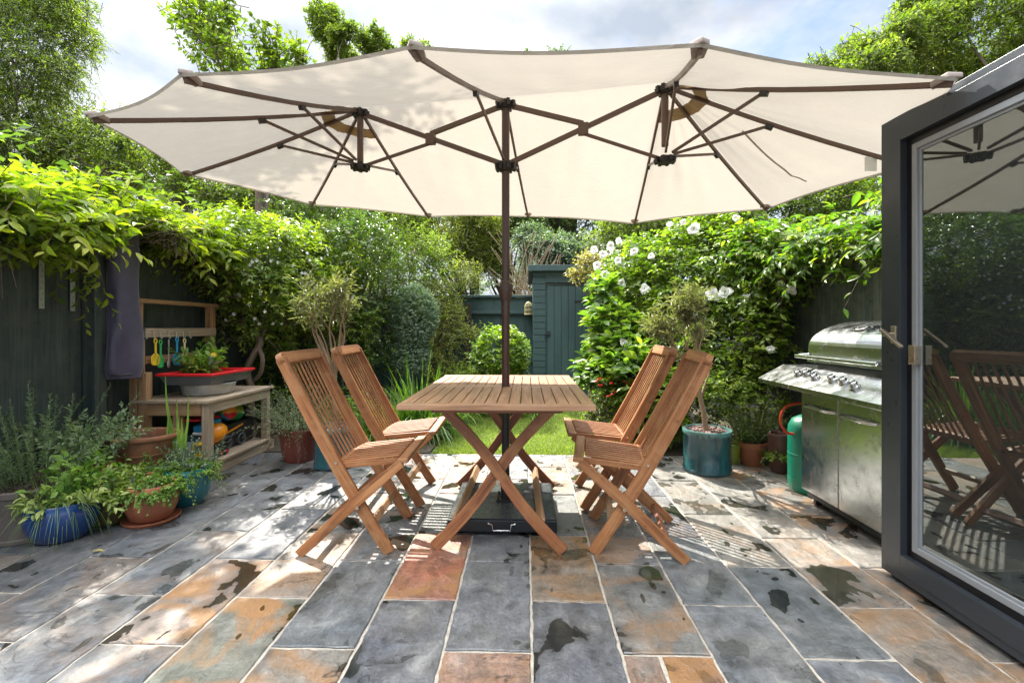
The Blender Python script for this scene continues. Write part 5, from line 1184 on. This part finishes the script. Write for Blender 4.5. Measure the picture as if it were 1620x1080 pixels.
# -- big dark evergreen shrub
def shrub(nm, label, cat, blobs, n, mt, ll, lw, seed, group=None, trunk=None, **k):
    c = blobs[0]; t = thing(nm, label, cat, (c[0], c[1], 0), group)
    if trunk is not None:
        rg = np.random.default_rng(seed); bl = blobs; branchy('trunk', trunk, t, (c[0], c[1], -.02), (c[0], c[1], max(c[2]*.5, .15)), k.pop('tr', .03), [b[:3] for b in bl]+[tuple(q) for q in sample(rg, blobs, 6, (.5, .8), .8)[0]], seed=seed)
    foliage('foliage', t, blobs, n, M[mt], ll, lw, seed=seed, **k); return t
S1 = [B(560, 420, 5.9, .65, .7, .75), B(520, 500, 5.7, .6, .6, .6), B(590, 520, 6.2, .5, .6, .6), B(450, 470, 5.6, .5, .5, .8), B(500, 360, 6.3, .8, .7, .6), B(500, 600, 5.5, .5, .5, .5)]
shrub('evergreen_shrub', 'large glossy dark evergreen shrub behind the left chairs and the olive tree', 'shrub', S1, 2100, 'lf_dark', .06, .028, 121, trunk=M['bark_dark'], nl=9, L_=.26, lumps=30, lsc=.4, tmpl='mid', stemm=M['lf_twig'])
S2 = [B(625, 390, 7.0, .6, .6, .55), B(690, 430, 7.2, .42, .5, .55), B(600, 450, 6.6, .45, .5, .5)]
shrub('airy_shrub', 'loose light green shrub between the dark evergreen and the far fence', 'shrub', S2, 1100, 'lf_mid', .05, .022, 131, trunk=M['bark'], nl=9, L_=.34, lumps=18, tmpl='mid', upb=.7, stemm=M['lf_twig'])
S3 = [B(690, 470, 6.9, .34, .35, .35), B(735, 430, 7.0, .26, .3, .26), B(712, 520, 6.8, .30, .3, .40), B(700, 585, 6.7, .3, .3, .3)]
shrub('variegated_shrub', 'pale yellow variegated shrub hanging over the far fence', 'shrub', S3, 1150, 'lf_yellow', .036, .02, 133, trunk=M['bark'], nl=9, L_=.24, lumps=12, tmpl='far', stemm=M['lf_twig'])
S4 = [B(655, 500, 6.1, .32, .31, .42), B(650, 560, 6.1, .25, .25, .3)]
shrub('clipped_bush', 'dense rounded silver green clipped bush behind the strap leaved clump', 'shrub', S4, 2800, 'lf_grey', .026, .017, 135, nl=9, L_=.10, rnds=.3, tmpl='far', depth=(.85, 1.0), droop=.1)
S5 = [B(791, 560, 6.0, .37, .36, .38), B(791, 610, 6.0, .36, .34, .3)]
shrub('rounded_bush', 'rounded glossy green bush in front of the far fence, behind the parasol pole', 'shrub', S5, 900, 'lf_rose', .062, .034, 137, nl=7, L_=.17, rnds=.35, tmpl='mid', depth=(.75, 1.02), upb=.7)
S6 = [B(560, 660, 4.9, .35, .3, .3), B(610, 690, 5.6, .4, .4, .25), B(725, 600, 6.6, .4, .3, .3), B(440, 590, 5.0, .3, .3, .5)]
shrub('low_shrub', 'low bright green foliage filling the left bed behind the chairs', 'shrub', S6, 700, 'lf_mid', .055, .024, 139, nl=8, L_=.22, lumps=8, tmpl='mid', upb=.6)
for i, (px, py, D_, n, L_, lb) in enumerate(((665, 650, 4.85, 520, 1.05, 'large arching strap leaved clump at the left edge of the lawn'), (610, 650, 4.7, 220, .85, 'smaller grassy clump just left of the large arching one'), (715, 650, 5.5, 200, .75, 'far grassy clump beside the rounded bush'), (845, 640, 5.9, 70, .45, 'short grassy clump at the foot of the shed'))):
    p = at_D(px, py, D_); t = thing('grass_clump', lb, 'grass clump', (p.x, p.y, 0)); blades(t, (p.x, p.y, .0), .16, n, 'lf_strap', L_, .018, .95, .95, seed=141+i, segs=8)
# -- right side
S7 = [B(1015, 440, 5.7, .48, .5, .55), B(1090, 430, 5.1, .5, .5, .62), B(1165, 430, 4.6, .45, .5, .62), B(1140, 560, 4.5, .36, .4, .5), B(1060, 540, 5.1, .4, .4, .5), B(1200, 520, 4.2, .24, .3, .45), B(1230, 430, 4.15, .26, .3, .3), B(1170, 345, 4.9, .5, .5, .3)]
rc_ = lambda p: p[..., 0] < FR-.02
t = shrub('flowering_shrub', 'tall green shrub with large white double flowers against the right fence', 'shrub', S7, 3000, 'lf_rose', .066, .042, 151, trunk=M['bark'], nl=8, L_=.24, lumps=34, lsc=.36, tmpl='mid', stemm=M['lf_twig'], clip=rc_, rnds=.5)
fl = [(1098, 363, .072), (1082, 352, .04), (1128, 466, .072), (1147, 462, .07), (1020, 457, .066), (980, 381, .05), (967, 390, .055), (955, 402, .05), (958, 434, .06), (984, 449, .066), (1003, 398, .055), (1008, 541, .062), (993, 553, .055), (986, 541, .045), (1253, 459, .045), (1236, 449, .035), (1270, 421, .045), (1219, 552, .04), (1060, 356, .04), (945, 420, .05), (1165, 345, .04), (940, 395, .045), (978, 412, .05), (1030, 405, .04), (1180, 470, .035)]
for i, (px, py, r) in enumerate(fl):
    p = hit(px, py, S7, -.03) or at_D(px, py, 4.6 if px < 1200 else 3.95); f = ORG-p+Vector((-1.2, .3, .8)); flower(t, p, r, f, 'petal_white', 18, i)
S8 = [B(965, 520, 5.0, .26, .3, .3), B(990, 575, 4.7, .3, .3, .32), B(938, 585, 5.0, .18, .2, .2), B(1010, 600, 4.5, .3, .3, .35), B(955, 460, 5.2, .14, .2, .18), B(1030, 640, 4.4, .3, .3, .3)]
t = shrub('hydrangea', 'broad leaved yellow green hydrangea behind the right chairs, reaching towards the shed', 'shrub', S8, 400, 'lf_hyd', .15, .075, 155, trunk=M['bark'], tr=.02, nl=7, L_=.22, tmpl='near', upb=.8, rnds=.4, stemm=M['lf_rosem'])
S9 = [B(935, 412, 6.4, .22, .26, .16), B(958, 440, 6.3, .25, .3, .25), B(912, 432, 6.4, .12, .2, .09), B(962, 500, 6.2, .25, .3, .3)]
shrub('golden_shrub', 'pale golden brown leaved shrub in front of the shed roof', 'shrub', S9, 520, 'lf_rust', .04, .03, 157, trunk=M['bark'], nl=8, L_=.2, tmpl='far', stemm=M['lf_twig'])
p = at_D(965, 660, 4.55); t = thing('fuchsia', 'low fuchsia with hanging red flowers at the right edge of the lawn', 'shrub', (p.x, p.y, 0))
foliage('foliage', t, [B(975, 625, 4.55, .26, .2, .2), B(950, 655, 4.5, .2, .2, .16)], 260, M['lf_mid'], .035, .018, nl=9, L_=.22, droop=.5, seed=161, stemm=M['lf_twig'])
for i, (px, py) in enumerate([(944, 602), (950, 608), (967, 605), (990, 603), (996, 607), (1002, 603), (1008, 609), (1004, 612), (968, 622), (974, 618), (962, 625), (980, 614), (947, 598), (998, 598)]):
    q = at_D(px, py, 4.28); flower(t, q, .03, (0, -.2, -1), 'petal_red', 7, 300+i)
for i, (px, py, D_, n, L_, lb) in enumerate(((645, 700, 4.55, 210, .42, 'low drooping grassy tuft spilling over the left corner of the lawn'), (585, 705, 4.45, 160, .36, 'low tuft of green leaves on the patio edge behind the left chairs'))):
    p = at_z(px, py+0, 0); t = thing('grass_clump', lb, 'grass clump', (p.x, p.y+.1, 0)); blades(t, (p.x, p.y+.12, .0), .17, n, 'lf_strap', L_, .015, 1.0, .8, seed=191+i, segs=7)
p = at_D(975, 690, 4.35); t = thing('grass_clump', 'pale yellow green arching grass clump under the red flowers, right of the lawn', 'grass clump', (p.x, p.y, 0)); blades(t, (p.x, p.y, .0), .15, 330, 'lf_varieg', .42, .010, 1.0, 1.0, seed=171, segs=7)
blades(t, (p.x+.25, p.y+.1, .0), .15, 200, 'lf_strap', .4, .011, 1.0, 1.0, seed=172, segs=7, name='green_leaves')
S10 = [B(1080, 640, 4.5, .35, .3, .3), B(1170, 610, 4.1, .26, .25, .3), B(1200, 640, 4.2, .25, .25, .3), B(1130, 600, 4.5, .3, .3, .35)]
shrub('low_shrub', 'shaded mixed green foliage between the right olive pot and the fence', 'shrub', S10, 800, 'lf_mid', .04, .022, 173, nl=8, L_=.2, lumps=10, tmpl='mid', upb=.6, clip=rc_)
wb = [(2.32, 3.3, 1.78, .20, .4, .22), (2.26, 3.8, 1.76, .28, .45, .32), (2.2, 4.4, 1.85, .35, .5, .35), (2.36, 2.6, 1.85, .2, .5, .2), (2.36, 1.8, 1.85, .2, .5, .2)]
t = thing('wisteria', 'fresh green wisteria trailing along the top of the right fence', 'climbing plant', (2.35, 3.5, 0))
foliage('foliage', t, wb, 640, M['lf_wist'], .095, .036, nl=10, L_=.36, droop=.8, upb=.5, rnds=.5, tmpl='near', seed=181, stemm=M['lf_twig'], spread=1.3, grav=.35, low=-.6, lumps=10, lsc=.5, zmin=1.1)
m = MB()
rd = random.Random(8)
for k in range(7): y0 = 2.2+k*.4; m.tube(crv([(2.40, y0, 1.7+rd.uniform(-.1, .1)), (2.36, y0+.3, 1.62+rd.uniform(-.1, .15)), (2.38, y0+.6, 1.72), (2.34, y0+.9, 1.6+rd.uniform(-.1, .2))], 5), .008, 6)
m.tube(crv([(2.3, 4.6, 0), (2.28, 4.55, .6), (2.34, 4.4, 1.2), (2.36, 4.2, 1.65)], 6), .03, 8)
m.build('stems', M['bark'], t, smooth=True)
# -- trees
def tree(nm, label, base, blobs, n, mt, ll, lw, seed, nlump=14, lsc=.42, r0=.14, bark='bark', L_=.5, nl=12, group='trees round the garden', fork=.45, tmpl='far', upb=.4, droop=.3, depth=(.5, 1.05), rnds=.6, rej=.6, stem_r=.006, stemm='bark_dark', limbz=None):
    t = thing(nm, label, 'tree', base, group); rg = np.random.default_rng(seed); bl = lump(rg, blobs, nlump, lsc); c = np.array([b[:3] for b in blobs]).mean(0)
    top = Vector(base).lerp(Vector(c), fork); top.z = max(top.z, base[2]+.5)
    tg = [b[:3] for b in bl[len(blobs):] if limbz is None or b[2] < limbz][:16]; branchy('trunk', M[bark], t, base, top, r0, tg, seed=seed, r1=.02)
    foliage('crown', t, bl, n, M[mt], ll, lw, nl=nl, L_=L_, droop=droop, upb=upb, rnds=rnds, tmpl=tmpl, seed=seed, stemm=M[stemm], stem_r=stem_r, zmin=.3, depth=depth, alt='spiral', rej=rej); return t
p = at_D(20, 517, 9.0)
tree('feathery_tree', 'tall feathery tree at the top left corner beyond the fence', (p.x-.8, p.y, 0), [B(10, 60, 9.0, 1.3, 1.2, 1.2), B(50, 170, 8.8, 1.0, 1.0, .9), B(-40, 250, 8.6, 1.2, 1, 1), B(75, 30, 9.2, .55, .6, .5), B(20, -60, 9.5, 1.4, 1.2, 1.0), B(30, 120, 9.6, 1.2, .8, 1.4)], 5200, 'lf_tree', .075, .03, 201, nlump=34, lsc=.5, r0=.13, L_=.5, upb=.1, droop=.5, depth=(.4, 1.05))
tree('dense_tree', 'low green tree between the feathery tree and the parasol edge', (-5.6, 8.2, 0), [B(170, 240, 9, .9, .9, .7), B(250, 270, 9, .9, .8, .7), B(110, 250, 9.2, .6, .8, .6), B(330, 290, 8.8, .9, .8, .6), B(420, 310, 8.8, .8, .8, .6)], 2000, 'lf_tree', .085, .042, 203, nlump=20, r0=.12)
ap_ = [(-3.7, 6.6, 7.0, .9, .7, .5), (-2.9, 5.9, 6.3, .8, .6, .45), (-2.2, 5.7, 6.2, .5, .5, .4), B(330, 45, 6.2, .42, .5, .5), B(385, 100, 6.0, .65, .5, .22), B(300, 10, 6.4, .22, .4, .35), B(430, 75, 5.9, .2, .3, .28), B(475, 90, 5.9, .14, .2, .2), B(355, 5, 6.3, .25, .3, .3)]  # high leading blobs: unseen extra crown, added to shade the parasol and paving
tree('apple_tree', 'apple tree with open leafy shoots rising behind the left half of the parasol', (-3.5, 6.1, 0), ap_, 880, 'lf_mid', .088, .055, 205, nlump=10, r0=.09, L_=.42, nl=10, tmpl='mid', upb=.9, depth=(.3, 1.1), rnds=.5, fork=.6, stemm='bark', limbz=5.5)
tree('oak_tree', 'slender oak with a ragged crown above the middle of the parasol', (-3.8, 13.2, 0), [B(520, 40, 13, .55, .5, .6), B(555, 70, 13, .8, .6, .35), B(600, 68, 13, .45, .4, .32), B(660, 78, 13.5, .45, .4, .18), B(505, 20, 13, .3, .3, .35)], 950, 'lf_tree', .10, .06, 207, nlump=20, lsc=.5, r0=.11, L_=.35)
tree('distant_tree', 'tree top just showing above the centre of the parasol', (1.3, 15.5, 0), [B(885, 82, 15.5, .45, .4, .22), B(840, 84, 15.5, .25, .3, .12), B(870, 180, 15.5, 1.6, 1.2, 1.6)], 400, 'lf_treedark', .10, .055, 209, nlump=10, r0=.16, L_=.45)
tree('ash_tree', 'large spreading tree filling the top right corner above the door', (9.5, 10.8, 0), [B(1560, 45, 11, 1.6, 1.3, 1.1), B(1430, 75, 11, 1.1, 1.0, .7), B(1380, 100, 10.5, .7, .7, .45), B(1480, 10, 11.5, .9, .9, .7), B(1650, 120, 11, 1.5, 1.2, 1.5), B(1300, 120, 12, .6, .5, .25)], 4300, 'lf_tree', .12, .05, 211, nlump=36, lsc=.48, r0=.2, L_=.6, upb=.2, droop=.4)
bt = [((-3.6, 10.4), [B(560, 330, 10, 1.2, 1, 1.1), B(480, 300, 9.5, 1.2, 1, .9)], 'lf_mid', 'mid green tree behind the dark evergreen on the left'),
      ((-1.2, 12.6), [B(745, 390, 12.5, 1.0, .9, .8), B(700, 340, 12, 1.2, 1, .8)], 'lf_yellow', 'pale sunlit tree behind the far fence, left of the pole'),
      ((-.2, 14.4), [B(800, 330, 14, 1.4, 1.2, .9), B(770, 400, 13.5, .7, .8, .6)], 'lf_treedark', 'dark tree directly behind the parasol pole'),
      ((.7, 12.2), [B(880, 405, 10.5, .75, .7, .5), B(850, 400, 10.5, .4, .5, .5)], 'lf_grey', 'soft grey green bushy tree just above the shed roof'),
      ((1.3, 15.6), [B(930, 320, 14.5, 1.8, 1.2, 1.1), B(860, 335, 15, 1.0, 1.2, .6)], 'lf_treedark', 'dark trunked tree behind the shed'),
      ((2.3, 10.2), [B(985, 390, 10, .9, .8, 1.0), B(1060, 330, 9.5, 1.2, 1, 1.0)], 'lf_tree', 'green tree behind the white flowering shrub'),
      ((4.6, 9.0), [B(1200, 330, 8.5, 1.3, 1, .9), B(1300, 310, 8, 1.0, .9, .7)], 'lf_mid', 'tree beyond the right fence behind the wisteria')]
for i, ((x, y), bl, mt, lb) in enumerate(bt): tree('garden_tree', lb, (x, y, 0), bl, 2300, mt, .085, .042, 221+i, nlump=16, lsc=.48, r0=.11 if i != 4 else .18, L_=.45, bark='bark_dark')
# two dark trunks seen under the parasol edge, bare twigs by the shed
for i, (px, D_, r, lb) in enumerate(((851, 16, .17, 'straight dark tree trunk beyond the far fence, nearer the pole'), (896, 16, .2, 'leaning dark forked tree trunk above the shed'))):
    b = at_D(px, 517, D_); t = thing('tall_tree', lb, 'tree', (b.x, b.y, 0), 'dark trunked trees beyond the fence'); tp_ = at_D(px+(0 if i == 0 else 8), 330, D_)
    branchy('trunk', M['bark_dark'], t, (b.x, b.y, 0), tuple(tp_), r, [tuple(at_D(px-35, 300, D_)), tuple(at_D(px+40, 310, D_)), tuple(at_D(px+5, 250, D_))], seed=i, bend=.08)
    foliage('crown', t, [B(px, 300, D_, 1.1, .9, .7)], 260, M['lf_treedark'], .1, .05, nl=10, L_=.5, tmpl='far', seed=250+i, lumps=6)
b = at_D(835, 470, 9.2); t = thing('bare_shrub', 'pale bare twiggy stems rising over the far fence left of the shed', 'shrub', (b.x, b.y, 0)); m = MB(); rd = random.Random(3)
for k in range(60):
    a = Vector((b.x+rd.uniform(-.3, .3), b.y, 1.2)); e = at_D(rd.uniform(770, 895), rd.uniform(360, 470), 9.2); m.tube(crv([a, a.lerp(e, .5)+Vector((rd.uniform(-.15, .15), 0, rd.uniform(0, .2))), e], 4), .007, 4)
m.tube([(b.x, b.y, 0), (b.x, b.y, 1.3)], .05, 8); m.build('twigs', M['bark_pale'], t)
# dense background hedge mass so no empty horizon shows between trees
rg = np.random.default_rng(77)
hb = [(x, 11.5+rg.uniform(-.5, .5)+.0*x, rg.uniform(1.5, 2.1), 1.3, .8, rg.uniform(1.2, 1.7)) for x in np.arange(-7, 8, 1.1)]+[(-4.6+rg.uniform(-.3, .3), y, 1.5, .8, 1.0, 1.5) for y in np.arange(2, 11, 1.2)]+[(4.3+rg.uniform(-.3, .3), y, 1.3, .8, 1.0, 1.3) for y in np.arange(2, 11, 1.2)]+[(x, 18.5+rg.uniform(-.8, .8), rg.uniform(1.2, 2.2), 1.5, 1.0, rg.uniform(1.4, 2.4)) for x in np.arange(-20, 22, 1.7)]+[(-11.5+rg.uniform(-.4, .4), y, 1.6, 1, 1.4, 2.2) for y in np.arange(3, 18, 1.7)]+[(9+rg.uniform(-.4, .4), y, 1.5, 1, 1.4, 2.0) for y in np.arange(1, 18, 1.7)]
t = foliage('woodland', None, hb, 9500, M['lf_treedark'], .12, .07, nl=11, L_=.6, tmpl='far', seed=260, droop=.2, zmin=.05); tag(t, 'dark belt of woodland foliage beyond the garden trees', 'woodland'); t['kind'] = 'stuff'
# fallen leaves on the paving
rd = random.Random(12)
for i, (px, py, lb) in enumerate(((145, 872, 'curled yellow fallen leaf in front of the blue bowl'), (1181, 753, 'pale tan fallen leaf by the small pots on the right'))):
    p = at_z(px, py, .004); t = thing('fallen_leaf', lb, 'leaf', tuple(p)); leaves('blade', (np.array([tuple(p)]), nrm(np.array([[1., .2, .05]])), nrm(np.array([[0, -.1, 1.]])), np.array([.06]), np.array([.022]), np.array([.9])), M['lf_rust'], t, 'near')
